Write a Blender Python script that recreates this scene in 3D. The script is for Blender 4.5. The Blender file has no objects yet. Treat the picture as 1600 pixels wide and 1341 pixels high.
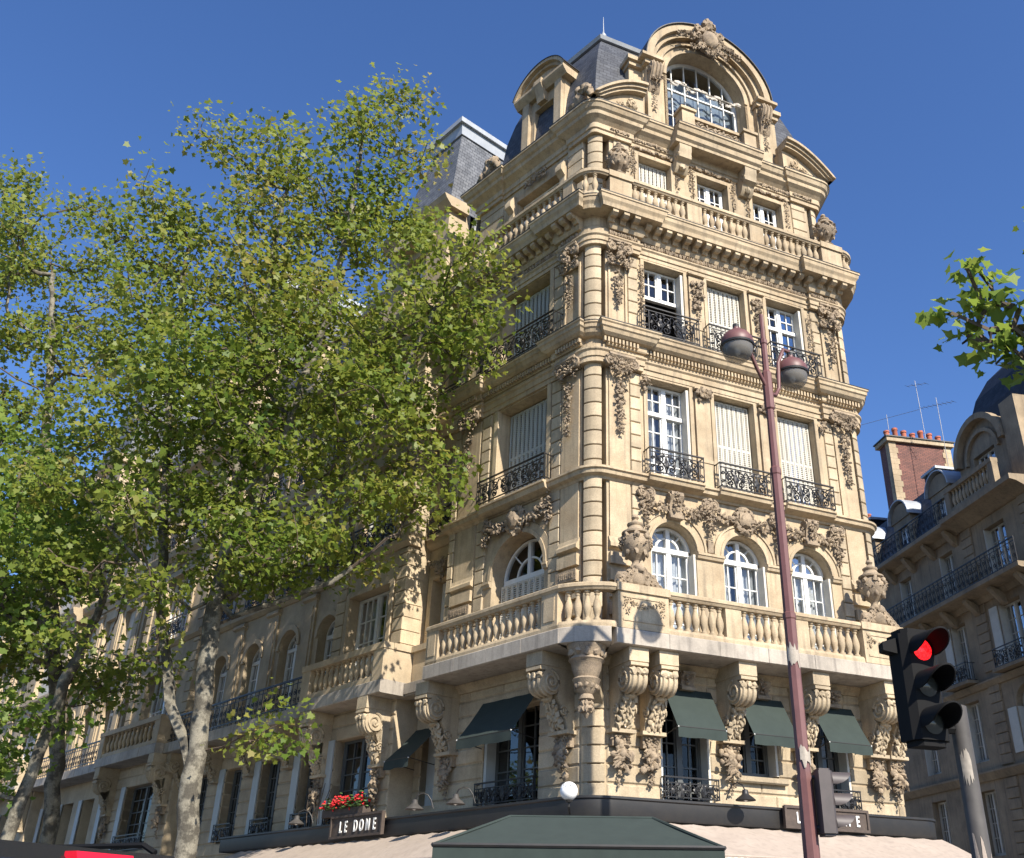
import bpy, math, random
import numpy as np
from mathutils import Vector
R_ = math.radians
sc = bpy.context.scene
C = sc.collection
# ------------------------------------------------------------------ camera
cam_d = bpy.data.cameras.new('camera'); cam = bpy.data.objects.new('camera', cam_d); C.objects.link(cam)
sc.camera = cam
CAM_Z = 1.6
_M = np.array([[0.999924009, 0.0123278303, 0.0], [-0.00568005837, 0.460715845, 0.887529519], [0.0109413133, -0.887462075, 0.460750858]])
from mathutils import Matrix
_r, _u, _b = _M[:, 0], -_M[:, 1], -_M[:, 2]
cam.matrix_world = Matrix(((_r[0], _u[0], _b[0], 0), (_r[1], _u[1], _b[1], 0), (_r[2], _u[2], _b[2], CAM_Z), (0, 0, 0, 1)))
cam_d.sensor_fit = 'HORIZONTAL'; cam_d.sensor_width = 36.0; cam_d.lens = 1516 / 1600 * 36.0
cam_d.shift_x = -94 / 1600; cam_d.clip_start = 0.1; cam_d.clip_end = 3000
# ------------------------------------------------------------------ sky and sun
SUN_AZ, SUN_EL = 149.0, 37.5           # azimuth clockwise from +Y
w = bpy.data.worlds.new('World'); sc.world = w; w.use_nodes = True
nt = w.node_tree; nt.nodes.clear()
sky = nt.nodes.new('ShaderNodeTexSky'); sky.sky_type = 'NISHITA'; sky.sun_disc = False
sky.sun_elevation = R_(SUN_EL); sky.sun_rotation = R_(SUN_AZ)
sky.altitude = 60; sky.air_density = 1.0; sky.dust_density = 0.4; sky.ozone_density = 6.0
bg = nt.nodes.new('ShaderNodeBackground'); bg.inputs['Strength'].default_value = 0.115
wo = nt.nodes.new('ShaderNodeOutputWorld')
hs = nt.nodes.new('ShaderNodeHueSaturation'); hs.inputs['Saturation'].default_value = 1.10; hs.inputs['Hue'].default_value = .508
nt.links.new(sky.outputs[0], hs.inputs['Color']); nt.links.new(hs.outputs[0], bg.inputs[0]); nt.links.new(bg.outputs[0], wo.inputs[0])
sd = bpy.data.lights.new('sun', 'SUN'); sd.energy = 5.0; sd.angle = R_(0.53); sd.color = (1.0, 0.925, 0.81)
sun = bpy.data.objects.new('sun', sd); C.objects.link(sun); sun.location = (30, -30, 40)
_s = Vector((math.sin(R_(SUN_AZ)) * math.cos(R_(SUN_EL)), math.cos(R_(SUN_AZ)) * math.cos(R_(SUN_EL)), math.sin(R_(SUN_EL))))
sun.rotation_euler = (-_s).to_track_quat('-Z', 'Y').to_euler()
sc.view_settings.view_transform = 'Standard'; sc.view_settings.look = 'None'
sc.view_settings.exposure = 0.82; sc.view_settings.gamma = 1.0
sc.view_settings.use_curve_mapping = False
sc.cycles.max_bounces = 6; sc.cycles.transparent_max_bounces = 12

# ------------------------------------------------------------------ materials
def mat(name, col, rough=.8, var=None, vscale=3.0, bump=0.0, bscale=30.0, metal=0.0, streak=None, spec=None, fine=None, rnd=0, ramp=(.32, .68)):
    m = bpy.data.materials.new(name); m.use_nodes = True
    t = m.node_tree; b = t.nodes['Principled BSDF']
    b.inputs['Roughness'].default_value = rough; b.inputs['Metallic'].default_value = metal
    if spec is not None: b.inputs['Specular IOR Level'].default_value = spec
    c4 = (*col, 1)
    b.inputs['Base Color'].default_value = c4
    geo = t.nodes.new('ShaderNodeNewGeometry')
    out = None
    if var:
        n = t.nodes.new('ShaderNodeTexNoise'); n.inputs['Scale'].default_value = vscale; n.inputs['Detail'].default_value = 6
        n.inputs['Roughness'].default_value = .65
        t.links.new(geo.outputs['Position'], n.inputs['Vector'])
        r = t.nodes.new('ShaderNodeValToRGB'); r.color_ramp.elements[0].position = ramp[0]; r.color_ramp.elements[1].position = ramp[1]
        r.color_ramp.elements[0].color = (*var, 1); r.color_ramp.elements[1].color = c4
        t.links.new(n.outputs[0], r.inputs[0]); out = r.outputs[0]
    if streak:
        mp = t.nodes.new('ShaderNodeMapping'); mp.inputs['Scale'].default_value = (9, 9, .55)
        n = t.nodes.new('ShaderNodeTexNoise'); n.inputs['Scale'].default_value = 1.0; n.inputs['Detail'].default_value = 5
        t.links.new(geo.outputs['Position'], mp.inputs[0]); t.links.new(mp.outputs[0], n.inputs['Vector'])
        r = t.nodes.new('ShaderNodeValToRGB'); r.color_ramp.elements[0].position = .5; r.color_ramp.elements[1].position = .78
        r.color_ramp.elements[0].color = (0, 0, 0, 1); r.color_ramp.elements[1].color = (streak[3],) * 3 + (1,)
        t.links.new(n.outputs[0], r.inputs[0])
        mx = t.nodes.new('ShaderNodeMix'); mx.data_type = 'RGBA'
        t.links.new(r.outputs[0], mx.inputs[0])
        if out: t.links.new(out, mx.inputs[6])
        else: mx.inputs[6].default_value = c4
        mx.inputs[7].default_value = (*streak[:3], 1); out = mx.outputs[2]
    if streak and fine:
        n = t.nodes.new('ShaderNodeTexNoise'); n.inputs['Scale'].default_value = .55; n.inputs['Detail'].default_value = 9; n.inputs['Roughness'].default_value = .72
        t.links.new(geo.outputs['Position'], n.inputs['Vector']); mr = t.nodes.new('ShaderNodeMapRange'); mr.inputs[1].default_value = .36; mr.inputs[2].default_value = .62; mr.inputs[3].default_value = .70; mr.inputs[4].default_value = 1.06
        t.links.new(n.outputs[0], mr.inputs[0]); h3 = t.nodes.new('ShaderNodeHueSaturation'); t.links.new(mr.outputs[0], h3.inputs['Value']); t.links.new(out, h3.inputs['Color']); out = h3.outputs[0]
    if fine:
        n = t.nodes.new('ShaderNodeTexNoise'); n.inputs['Scale'].default_value = 45; n.inputs['Detail'].default_value = 4
        t.links.new(geo.outputs['Position'], n.inputs['Vector'])
        mr = t.nodes.new('ShaderNodeMapRange'); mr.inputs[1].default_value = .3; mr.inputs[2].default_value = .7
        mr.inputs[3].default_value = 1 - fine; mr.inputs[4].default_value = 1 + fine
        t.links.new(n.outputs[0], mr.inputs[0])
        mx = t.nodes.new('ShaderNodeMix'); mx.data_type = 'RGBA'; mx.blend_type = 'MULTIPLY'; mx.inputs[0].default_value = 1
        if out: t.links.new(out, mx.inputs[6])
        else: mx.inputs[6].default_value = c4
        cb = t.nodes.new('ShaderNodeCombineColor'); [t.links.new(mr.outputs[0], cb.inputs[i]) for i in range(3)]
        t.links.new(cb.outputs[0], mx.inputs[7]); out = mx.outputs[2]
    if rnd and out:
        oi = t.nodes.new('ShaderNodeObjectInfo'); mr = t.nodes.new('ShaderNodeMapRange'); mr.inputs[3].default_value = 1 - rnd; mr.inputs[4].default_value = 1 + rnd * .6
        t.links.new(oi.outputs['Random'], mr.inputs[0]); h2 = t.nodes.new('ShaderNodeHueSaturation'); t.links.new(mr.outputs[0], h2.inputs['Value']); t.links.new(out, h2.inputs['Color']); out = h2.outputs[0]
    if out: t.links.new(out, b.inputs['Base Color'])
    if bump:
        n = t.nodes.new('ShaderNodeTexNoise'); n.inputs['Scale'].default_value = bscale; n.inputs['Detail'].default_value = 5
        t.links.new(geo.outputs['Position'], n.inputs['Vector'])
        bp = t.nodes.new('ShaderNodeBump'); bp.inputs['Strength'].default_value = bump; bp.inputs['Distance'].default_value = .02
        t.links.new(n.outputs[0], bp.inputs['Height']); t.links.new(bp.outputs[0], b.inputs['Normal'])
    return m
MAT = {}
STONE = (.51, .41, .272)
MAT['stone'] = mat('limestone', STONE, .85, (.40, .30, .185), 1.3, .25, 40, streak=(.22, .175, .12, .75), fine=.14)
MAT['stone_block'] = mat('limestone_blocks', (.525, .425, .285), .85, (.42, .335, .22), 2.6, .25, 40, streak=(.26, .20, .135, .5), fine=.14, rnd=.22)
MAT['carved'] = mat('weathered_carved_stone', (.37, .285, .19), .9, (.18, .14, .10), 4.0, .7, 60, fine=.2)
MAT['slab'] = mat('grey_balcony_stone', (.45, .395, .325), .8, (.34, .30, .25), 2.5, .15, 30, streak=(.16, .14, .12, .7), fine=.1)
MAT['wingstone'] = mat('boulevard_limestone', (.50, .40, .265), .85, (.41, .32, .21), 1.5, .2, 40, streak=(.33, .27, .18, .4), fine=.1)
MAT['darkstone'] = mat('dark_limestone', (.37, .285, .185), .9, (.26, .20, .13), 1.4, .25, 40, streak=(.14, .115, .09, .6), fine=.1)  # limestone in a darker brown tone with dark streaks
MAT['dark_backing'] = mat('painted_room_shade', (.035, .032, .03), .9)  # near-black colour stands in for the shade of unlit rooms
MAT['white'] = mat('white_paint', (.74, .735, .70), .45, (.62, .615, .585), 4, fine=.04)
MAT['shutter'] = mat('offwhite_shutter_paint', (.585, .555, .475), .6, (.48, .455, .39), 3, fine=.05)
MAT['greyshutter'] = mat('grey_shutter_paint', (.46, .48, .47), .6, (.40, .42, .41), 3)
MAT['iron'] = mat('black_wrought_iron', (.012, .012, .014), .45, (.03, .028, .026), 6, metal=.3)
MAT['zinc'] = mat('zinc_sheet', (.40, .42, .44), .5, (.31, .33, .35), 2.0, metal=.15, streak=(.25, .27, .3, .4))
MAT['green'] = mat('dark_green_canvas', (.027, .040, .035), .9, (.021, .032, .028), 4, .15, 120)
MAT['beige'] = mat('beige_awning_canvas', (.40, .33, .27), .9, (.33, .27, .22), 2, .15, 120, streak=(.24, .2, .165, .6))
MAT['black'] = mat('black_painted_metal', (.014, .014, .015), .5, (.024, .022, .02), 5)
MAT['blackplastic'] = mat('black_plastic', (.005, .005, .0055), .75, (.007, .007, .007), 8, spec=.2)
MAT['maroon'] = mat('maroon_paint', (.15, .062, .057), .5, (.115, .047, .044), 5, streak=(.2, .115, .10, .3))
MAT['greymetal'] = mat('grey_galvanised_pole', (.075, .068, .063), .7, (.04, .037, .034), 6)
MAT['brown'] = mat('weathered_sign_wood', (.085, .062, .048), .75, (.05, .037, .03), 9, .3, 60)
MAT['lettering'] = mat('white_lettering', (.78, .77, .74), .6)
MAT['terracotta'] = mat('terracotta', (.42, .13, .075), .85, (.32, .10, .06), 5)
MAT['asphalt'] = mat('asphalt', (.075, .072, .068), .9, (.06, .058, .055), 2, .4, 120, fine=.2)
MAT['bounce_pavement'] = mat('pale_bounce_paving', (.30, .275, .245), .85, (.24, .22, .195), 2, .2, 60)  # pale tone picked so the ground throws warm light back up
MAT['bark'] = mat('mottled_plane_bark', (.20, .182, .14), .9, (.07, .062, .047), 3.2, .5, 22, fine=.25, ramp=(.44, .56))
MAT['twig'] = mat('brown_twig', (.115, .085, .06), .9, (.075, .055, .04), 8)
MAT['curtain'] = mat('white_curtain', (.78, .78, .76), .9, (.55, .56, .57), 7)
MAT['carpaint'] = mat('black_car_paint', (.012, .013, .016), .22, spec=.6)
MAT['tyre'] = mat('tyre_rubber', (.02, .02, .02), .9)
MAT['chrome'] = mat('alloy', (.55, .55, .56), .3, metal=.9)
MAT['flowerred'] = mat('red_geranium', (.70, .025, .03), .6, (.5, .015, .02), 20)
MAT['plantgreen'] = mat('geranium_leaf', (.07, .14, .035), .6, (.05, .10, .025), 20)
MAT['redlens'] = mat('red_tail_lens', (.60, .012, .03), .25)
MAT['greenlens'] = mat('dark_lens', (.05, .055, .05), .15)
MAT['white_bulb'] = mat('opal_globe', (.84, .84, .82), .15)
MAT['brownpaint'] = mat('brown_grey_signal_paint', (.075, .060, .058), .55, (.055, .045, .043), 5)
MAT['darkframe'] = mat('dark_grey_joinery', (.10, .105, .10), .5, (.08, .083, .08), 4)
MAT['goldtop'] = mat('aerial_metal', (.16, .165, .18), .5, metal=.2)

def glassmat(name, tint, refl, col=(0.05, 0.06, 0.07)):
    m = bpy.data.materials.new(name); m.use_nodes = True; t = m.node_tree; t.nodes.clear()
    o = t.nodes.new('ShaderNodeOutputMaterial'); tr = t.nodes.new('ShaderNodeBsdfTransparent'); tr.inputs[0].default_value = (*tint, 1)
    gl = t.nodes.new('ShaderNodeBsdfGlossy'); gl.inputs['Roughness'].default_value = .03
    n = t.nodes.new('ShaderNodeTexNoise'); n.inputs['Scale'].default_value = 1.3
    geo = t.nodes.new('ShaderNodeNewGeometry'); t.links.new(geo.outputs['Position'], n.inputs['Vector'])
    bp = t.nodes.new('ShaderNodeBump'); bp.inputs['Strength'].default_value = .12; bp.inputs['Distance'].default_value = .05
    t.links.new(n.outputs[0], bp.inputs['Height']); t.links.new(bp.outputs[0], gl.inputs['Normal'])
    lw = t.nodes.new('ShaderNodeLayerWeight'); lw.inputs[0].default_value = .35
    mr = t.nodes.new('ShaderNodeMapRange'); mr.inputs[3].default_value = refl; mr.inputs[4].default_value = .42 if refl > .1 else .14
    t.links.new(lw.outputs['Fresnel'], mr.inputs[0])
    mx = t.nodes.new('ShaderNodeMixShader'); t.links.new(mr.outputs[0], mx.inputs[0])
    t.links.new(tr.outputs[0], mx.inputs[1]); t.links.new(gl.outputs[0], mx.inputs[2]); t.links.new(mx.outputs[0], o.inputs[0])
    return m
MAT['glass'] = glassmat('window_glass', (.75, .78, .8), .11)
MAT['darkglass'] = glassmat('dark_pane_glass', (.45, .47, .48), .035)
MAT['lampglass'] = glassmat('lamp_bowl_glass', (.50, .49, .46), .03)

def bowlmat():
    m = bpy.data.materials.new('grey_bowl_glass'); m.use_nodes = True; t = m.node_tree; b = t.nodes['Principled BSDF']
    b.inputs['Base Color'].default_value = (.33, .31, .28, 1); b.inputs['Roughness'].default_value = .15
    tr = t.nodes.new('ShaderNodeBsdfTransparent'); tr.inputs[0].default_value = (.7, .68, .64, 1); mx = t.nodes.new('ShaderNodeMixShader'); mx.inputs[0].default_value = .55
    o = t.nodes['Material Output']; t.links.new(b.outputs[0], mx.inputs[1]); t.links.new(tr.outputs[0], mx.inputs[2]); t.links.new(mx.outputs[0], o.inputs[0]); return m
MAT['lampglass'] = bowlmat()
def slate_mat(name, c1, c2, sx=.22, sz=.16):
    m = bpy.data.materials.new(name); m.use_nodes = True; t = m.node_tree; b = t.nodes['Principled BSDF']
    tc = t.nodes.new('ShaderNodeTexCoord'); uv = tc.outputs['UV']
    br = t.nodes.new('ShaderNodeTexBrick'); br.inputs['Scale'].default_value = 1.0
    br.inputs['Brick Width'].default_value = sx; br.inputs['Row Height'].default_value = sz; br.inputs['Mortar Size'].default_value = .008
    br.inputs['Color1'].default_value = (*c1, 1); br.inputs['Color2'].default_value = (*c2, 1); br.inputs['Mortar'].default_value = (.02, .02, .025, 1)
    t.links.new(uv, br.inputs['Vector']); 
    n = t.nodes.new('ShaderNodeTexNoise'); n.inputs['Scale'].default_value = 2.5; n.inputs['Detail'].default_value = 6
    g = t.nodes.new('ShaderNodeNewGeometry'); t.links.new(g.outputs['Position'], n.inputs['Vector'])
    mx = t.nodes.new('ShaderNodeMix'); mx.data_type = 'RGBA'; mx.blend_type = 'OVERLAY'; mx.inputs[0].default_value = .5
    t.links.new(br.outputs[0], mx.inputs[6]); t.links.new(n.outputs[0], mx.inputs[7]); t.links.new(mx.outputs[2], b.inputs['Base Color'])
    b.inputs['Roughness'].default_value = .62; b.inputs['Specular IOR Level'].default_value = .3
    bp = t.nodes.new('ShaderNodeBump'); bp.inputs['Strength'].default_value = .6; bp.inputs['Distance'].default_value = .02
    t.links.new(br.outputs['Fac'], bp.inputs['Height']); bp.invert = True; t.links.new(bp.outputs[0], b.inputs['Normal'])
    return m
MAT['slate'] = slate_mat('slate_roof', (.040, .044, .054), (.070, .076, .088), .24, .15)
MAT['domeslate'] = slate_mat('dark_dome_slate', (.018, .020, .026), (.034, .037, .046), .24, .15)
MAT['slatelight'] = slate_mat('worn_slate', (.10, .107, .118), (.15, .157, .168), .24, .16)

def brickmat():
    m = slate_mat('chimney_brick', (.20, .075, .05), (.145, .055, .04), .22, .075)
    return m
MAT['brick'] = brickmat()

def leafmat(name, a, b_, c):
    m = bpy.data.materials.new(name); m.use_nodes = True; t = m.node_tree; t.nodes.clear()
    o = t.nodes.new('ShaderNodeOutputMaterial')
    at = t.nodes.new('ShaderNodeAttribute'); at.attribute_name = 'leaf'
    r = t.nodes.new('ShaderNodeValToRGB'); r.color_ramp.elements[0].color = (*a, 1); r.color_ramp.elements[1].color = (*c, 1)
    e = r.color_ramp.elements.new(.62); e.color = (*b_, 1)
    t.links.new(at.outputs['Fac'], r.inputs[0])
    d = t.nodes.new('ShaderNodeBsdfPrincipled'); d.inputs['Roughness'].default_value = .48; d.inputs['Specular IOR Level'].default_value = .35
    t.links.new(r.outputs[0], d.inputs['Base Color'])
    tl = t.nodes.new('ShaderNodeBsdfTranslucent')
    h = t.nodes.new('ShaderNodeHueSaturation'); h.inputs['Value'].default_value = 1.35; h.inputs['Hue'].default_value = .485
    t.links.new(r.outputs[0], h.inputs['Color']); t.links.new(h.outputs[0], tl.inputs[0])
    mx = t.nodes.new('ShaderNodeMixShader'); mx.inputs[0].default_value = .5
    t.links.new(d.outputs[0], mx.inputs[1]); t.links.new(tl.outputs[0], mx.inputs[2]); t.links.new(mx.outputs[0], o.inputs[0])
    return m
MAT['leaf'] = leafmat('plane_leaf', (.105, .17, .024), (.215, .255, .042), (.30, .265, .07))
MAT['leaf2'] = leafmat('plane_leaf_green', (.10, .175, .03), (.18, .26, .042), (.24, .30, .06))

# ------------------------------------------------------------------ mesh builder
def _ico():
    t = (1 + 5 ** .5) / 2
    v = [(-1, t, 0), (1, t, 0), (-1, -t, 0), (1, -t, 0), (0, -1, t), (0, 1, t), (0, -1, -t), (0, 1, -t), (t, 0, -1), (t, 0, 1), (-t, 0, -1), (-t, 0, 1)]
    v = [np.array(p) / np.linalg.norm(p) for p in v]
    f = [(0, 11, 5), (0, 5, 1), (0, 1, 7), (0, 7, 10), (0, 10, 11), (1, 5, 9), (5, 11, 4), (11, 10, 2), (10, 7, 6), (7, 1, 8), (3, 9, 4), (3, 4, 2), (3, 2, 6), (3, 6, 8), (3, 8, 9), (4, 9, 5), (2, 4, 11), (6, 2, 10), (8, 6, 7), (9, 8, 1)]
    def sub(v, f):
        v = list(v); c = {}; nf = []
        def mid(a, b):
            k = (min(a, b), max(a, b))
            if k not in c:
                p = v[a] + v[b]; v.append(p / np.linalg.norm(p)); c[k] = len(v) - 1
            return c[k]
        for a, b, d in f:
            x, y, z = mid(a, b), mid(b, d), mid(d, a); nf += [(a, x, z), (b, y, x), (d, z, y), (x, y, z)]
        return v, nf
    v1, f1 = sub(v, f); v2, f2 = sub(v1, f1)
    return (np.array(v), f), (np.array(v1), f1), (np.array(v2), f2)
ICO = _ico()
rng = np.random.default_rng(7)

class MB:
    def __init__(s): s.v = []; s.f = []; s.uv = None
    def add(s, vs, fs):
        o = len(s.v); s.v.extend(vs); s.f.extend([tuple(i + o for i in q) for q in fs]); return s
    def hexa(s, p): return s.add(p, [(0, 1, 2, 3), (7, 6, 5, 4), (0, 4, 5, 1), (1, 5, 6, 2), (2, 6, 7, 3), (3, 7, 4, 0)])
    def box(s, T, u0, u1, n0, n1, z0, z1):
        return s.hexa([T(u0, n0, z0), T(u1, n0, z0), T(u1, n1, z0), T(u0, n1, z0), T(u0, n0, z1), T(u1, n0, z1), T(u1, n1, z1), T(u0, n1, z1)])
    def bevbox(s, T, u0, u1, n0, n1, z0, z1, b=.012):
        # a stone: front face (n1) has chamfered edges
        p = [T(u0, n0, z0), T(u1, n0, z0), T(u1, n0, z1), T(u0, n0, z1)]
        m = [T(u0, n1 - b, z0), T(u1, n1 - b, z0), T(u1, n1 - b, z1), T(u0, n1 - b, z1)]
        q = [T(u0 + b, n1, z0 + b), T(u1 - b, n1, z0 + b), T(u1 - b, n1, z1 - b), T(u0 + b, n1, z1 - b)]
        fs = [(3, 2, 1, 0), (8, 9, 10, 11)]
        for i in range(4):
            j = (i + 1) % 4; fs += [(i, j, 4 + j, 4 + i), (4 + i, 4 + j, 8 + j, 8 + i)]
        return s.add(p + m + q, fs)
    def prism(s, bot, top):
        n = len(bot); return s.add(list(bot) + list(top), [tuple(range(n))[::-1], tuple(range(n, 2 * n))] + [(i, (i + 1) % n, n + (i + 1) % n, n + i) for i in range(n)])
    def ex_nz(s, T, poly, u0, u1): return s.prism([T(u0, n, z) for n, z in poly], [T(u1, n, z) for n, z in poly])
    def ex_uz(s, T, poly, n0, n1): return s.prism([T(u, n0, z) for u, z in poly], [T(u, n1, z) for u, z in poly])
    def lathe(s, c, prof, seg=12, cap=True):
        o = len(s.v); n = len(prof)
        for r, z in prof:
            for k in range(seg):
                a = 2 * math.pi * k / seg; s.v.append((c[0] + r * math.cos(a), c[1] + r * math.sin(a), c[2] + z))
        for i in range(n - 1):
            for k in range(seg):
                k2 = (k + 1) % seg; s.f.append((o + i * seg + k, o + i * seg + k2, o + (i + 1) * seg + k2, o + (i + 1) * seg + k))
        if cap: s.f.append(tuple(o + k for k in range(seg))[::-1]); s.f.append(tuple(o + (n - 1) * seg + k for k in range(seg)))
        return s
    def tube(s, pts, r, sides=5, cap=True):
        pts = [Vector(p) for p in pts]; n = len(pts); o = len(s.v)
        rad = r if isinstance(r, (list, tuple)) else [r] * n
        ref = None
        for i, p in enumerate(pts):
            d = (pts[min(i + 1, n - 1)] - pts[max(i - 1, 0)])
            if d.length < 1e-9: d = Vector((0, 0, 1))
            d.normalize()
            if ref is None or abs(ref.dot(d)) > .98: ref = Vector((0, 0, 1)) if abs(d.z) < .9 else Vector((1, 0, 0))
            a = d.cross(ref).normalized(); b = d.cross(a); ref = b.cross(d) * 1.0 if False else ref
            for k in range(sides):
                t = 2 * math.pi * k / sides; q = p + (a * math.cos(t) + b * math.sin(t)) * rad[i]; s.v.append(tuple(q))
        for i in range(n - 1):
            for k in range(sides):
                k2 = (k + 1) % sides; s.f.append((o + i * sides + k, o + i * sides + k2, o + (i + 1) * sides + k2, o + (i + 1) * sides + k))
        if cap: s.f.append(tuple(o + k for k in range(sides))[::-1]); s.f.append(tuple(o + (n - 1) * sides + k for k in range(sides)))
        return s
    def sweep(s, path, prof, closed=False):
        # path: plan polyline, outward side on the right of travel; prof: closed (n,z) polygon
        n = len(path); m = len(prof); o = len(s.v); P = [Vector((p[0], p[1])) for p in path]
        for i in range(n):
            a = P[(i - 1) % n] if (closed or i > 0) else None; b = P[(i + 1) % n] if (closed or i < n - 1) else None
            d1 = (P[i] - a).normalized() if a is not None else None; d2 = (b - P[i]).normalized() if b is not None else None
            if d1 is None: d1 = d2
            if d2 is None: d2 = d1
            n1 = Vector((d1.y, -d1.x)); n2 = Vector((d2.y, -d2.x)); mm = n1 + n2
            mm = mm / max(mm.dot(n1), .15)
            for q, z in prof: s.v.append((P[i].x + mm.x * q, P[i].y + mm.y * q, z))
        for i in range(n if closed else n - 1):
            j = (i + 1) % n
            for k in range(m):
                k2 = (k + 1) % m; s.f.append((o + i * m + k, o + i * m + k2, o + j * m + k2, o + j * m + k))
        if not closed: s.f.append(tuple(o + k for k in range(m))); s.f.append(tuple(o + (n - 1) * m + k for k in range(m))[::-1])
        return s
    def blob(s, T, c, r, rough=.18, lvl=1):
        v, f = ICO[lvl]; rr = np.array(r if isinstance(r, (tuple, list)) else (r, r, r))
        k = 1 + rough * rng.standard_normal(len(v)).clip(-1.6, 1.6)
        pts = v * k[:, None] * rr + np.array(c)
        return s.add([T(*p) for p in pts], f)
    def spiral(s, T, uc, zc, n, r0, turns, a0, rad, dirn=1, step=16, sides=4, inner=.18):
        pts = []
        N = max(8, int(step * turns))
        for i in range(N + 1):
            t = i / N; a = a0 + dirn * t * turns * 2 * math.pi; r = r0 * (1 - t * (1 - inner))
            pts.append(T(uc + r * math.cos(a), n, zc + r * math.sin(a)))
        return s.tube(pts, rad, sides)
    def obj(s, name, m, parent=None, smooth=None, mesh_only=False, kind=None, label=None):
        me = bpy.data.meshes.new(name); me.from_pydata([tuple(map(float, p)) for p in s.v], [], s.f)
        if s.uv is not None:
            l = me.uv_layers.new(name='UVMap'); idx = np.empty(len(me.loops), int); me.loops.foreach_get('vertex_index', idx)
            l.data.foreach_set('uv', np.array(s.uv, float)[idx].ravel())
        if smooth:
            me.shade_smooth(); me.set_sharp_from_angle(angle=R_(smooth))
        me.materials.append(MAT[m] if isinstance(m, str) else m)
        if mesh_only: return me
        return link(name, me, parent, kind=kind, label=label)
def link(name, me, parent=None, loc=None, kind=None, label=None, rz=0):
    o = bpy.data.objects.new(name, me); C.objects.link(o)
    if parent is not None: o.parent = parent
    if loc is not None:
        o.location = Vector(loc) - root_loc(parent)
    elif parent is not None: o.location = -root_loc(parent)
    if rz: o.rotation_euler.z = rz
    if kind: o['kind'] = kind
    if label: o['label'] = label
    return o
def root_loc(p):
    # world location of an unrotated parent chain
    v = Vector((0, 0, 0))
    while p is not None: v += p.location; p = p.parent
    return v
def thing(name, label, cat, loc=(0, 0, 0), group=None):
    o = bpy.data.objects.new(name, None); C.objects.link(o); o.location = loc; o.empty_display_size = .2
    o['label'] = label; o['category'] = cat
    if group: o['group'] = group
    return o
def tag(o, label, cat, group=None, kind=None):
    o['label'] = label; o['category'] = cat
    if group: o['group'] = group
    if kind: o['kind'] = kind
    return o
W3 = lambda x, y, z: (x, y, z)
class Fr:                                   # facade frame: u along the wall, n outward, z up
    def __init__(s, o, a, n): s.o = o; s.a = a; s.n = n
    def __call__(s, u, n, z): return (s.o[0] + s.a[0] * u + s.n[0] * n, s.o[1] + s.a[1] * u + s.n[1] * n, z)
    def off(s, du=0, dn=0): return Fr((s.o[0] + s.a[0] * du + s.n[0] * dn, s.o[1] + s.a[1] * du + s.n[1] * dn), s.a, s.n)
    def ang(s): return math.atan2(s.a[1], s.a[0])
KX, KY = 0.536, 19.0
FR = Fr((KX, KY), (.90862, .41763), (.41763, -.90862))
_l = (-.68685, .72680); _nl = (-.72680, -.68685)
FL = Fr((KX + _nl[0] * .10, KY + _nl[1] * .10), _l, _nl)
WR = 7.45                                    # width of the corner front
# ------------------------------------------------------------------ building kit
def line_x(p, d, q, e):
    # intersection of two plan lines
    den = d[0] * e[1] - d[1] * e[0]; t = ((q[0] - p[0]) * e[1] - (q[1] - p[1]) * e[0]) / den
    return (p[0] + d[0] * t, p[1] + d[1] * t)
def corner(FA, FB, oa, ob):
    return line_x(FA(0, oa, 0), FA.a, FB(0, ob, 0), FB.a)
def fillet(path, i, rad, seg=6, flat=1.0):
    P = [Vector(p[:2]) for p in path]; a = (P[i - 1] - P[i]).normalized(); b = (P[i + 1] - P[i]).normalized()
    half = math.acos(max(-1, min(1, a.dot(b)))) / 2; t = rad / math.tan(half); c = P[i] + (a + b).normalized() * (rad / math.sin(half))
    p0 = P[i] + a * t; p1 = P[i] + b * t; out = []
    a0 = math.atan2(p0.y - c.y, p0.x - c.x); a1 = math.atan2(p1.y - c.y, p1.x - c.x); da = (a1 - a0 + math.pi) % (2 * math.pi) - math.pi
    for k in range(seg + 1):
        q = a0 + da * k / seg; ch = p0.lerp(p1, k / seg); out.append((ch.x + (c.x + rad * math.cos(q) - ch.x) * flat, ch.y + (c.y + rad * math.sin(q) - ch.y) * flat))
    return [tuple(p[:2]) for p in path[:i]] + out + [tuple(p[:2]) for p in path[i + 1:]]

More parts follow.
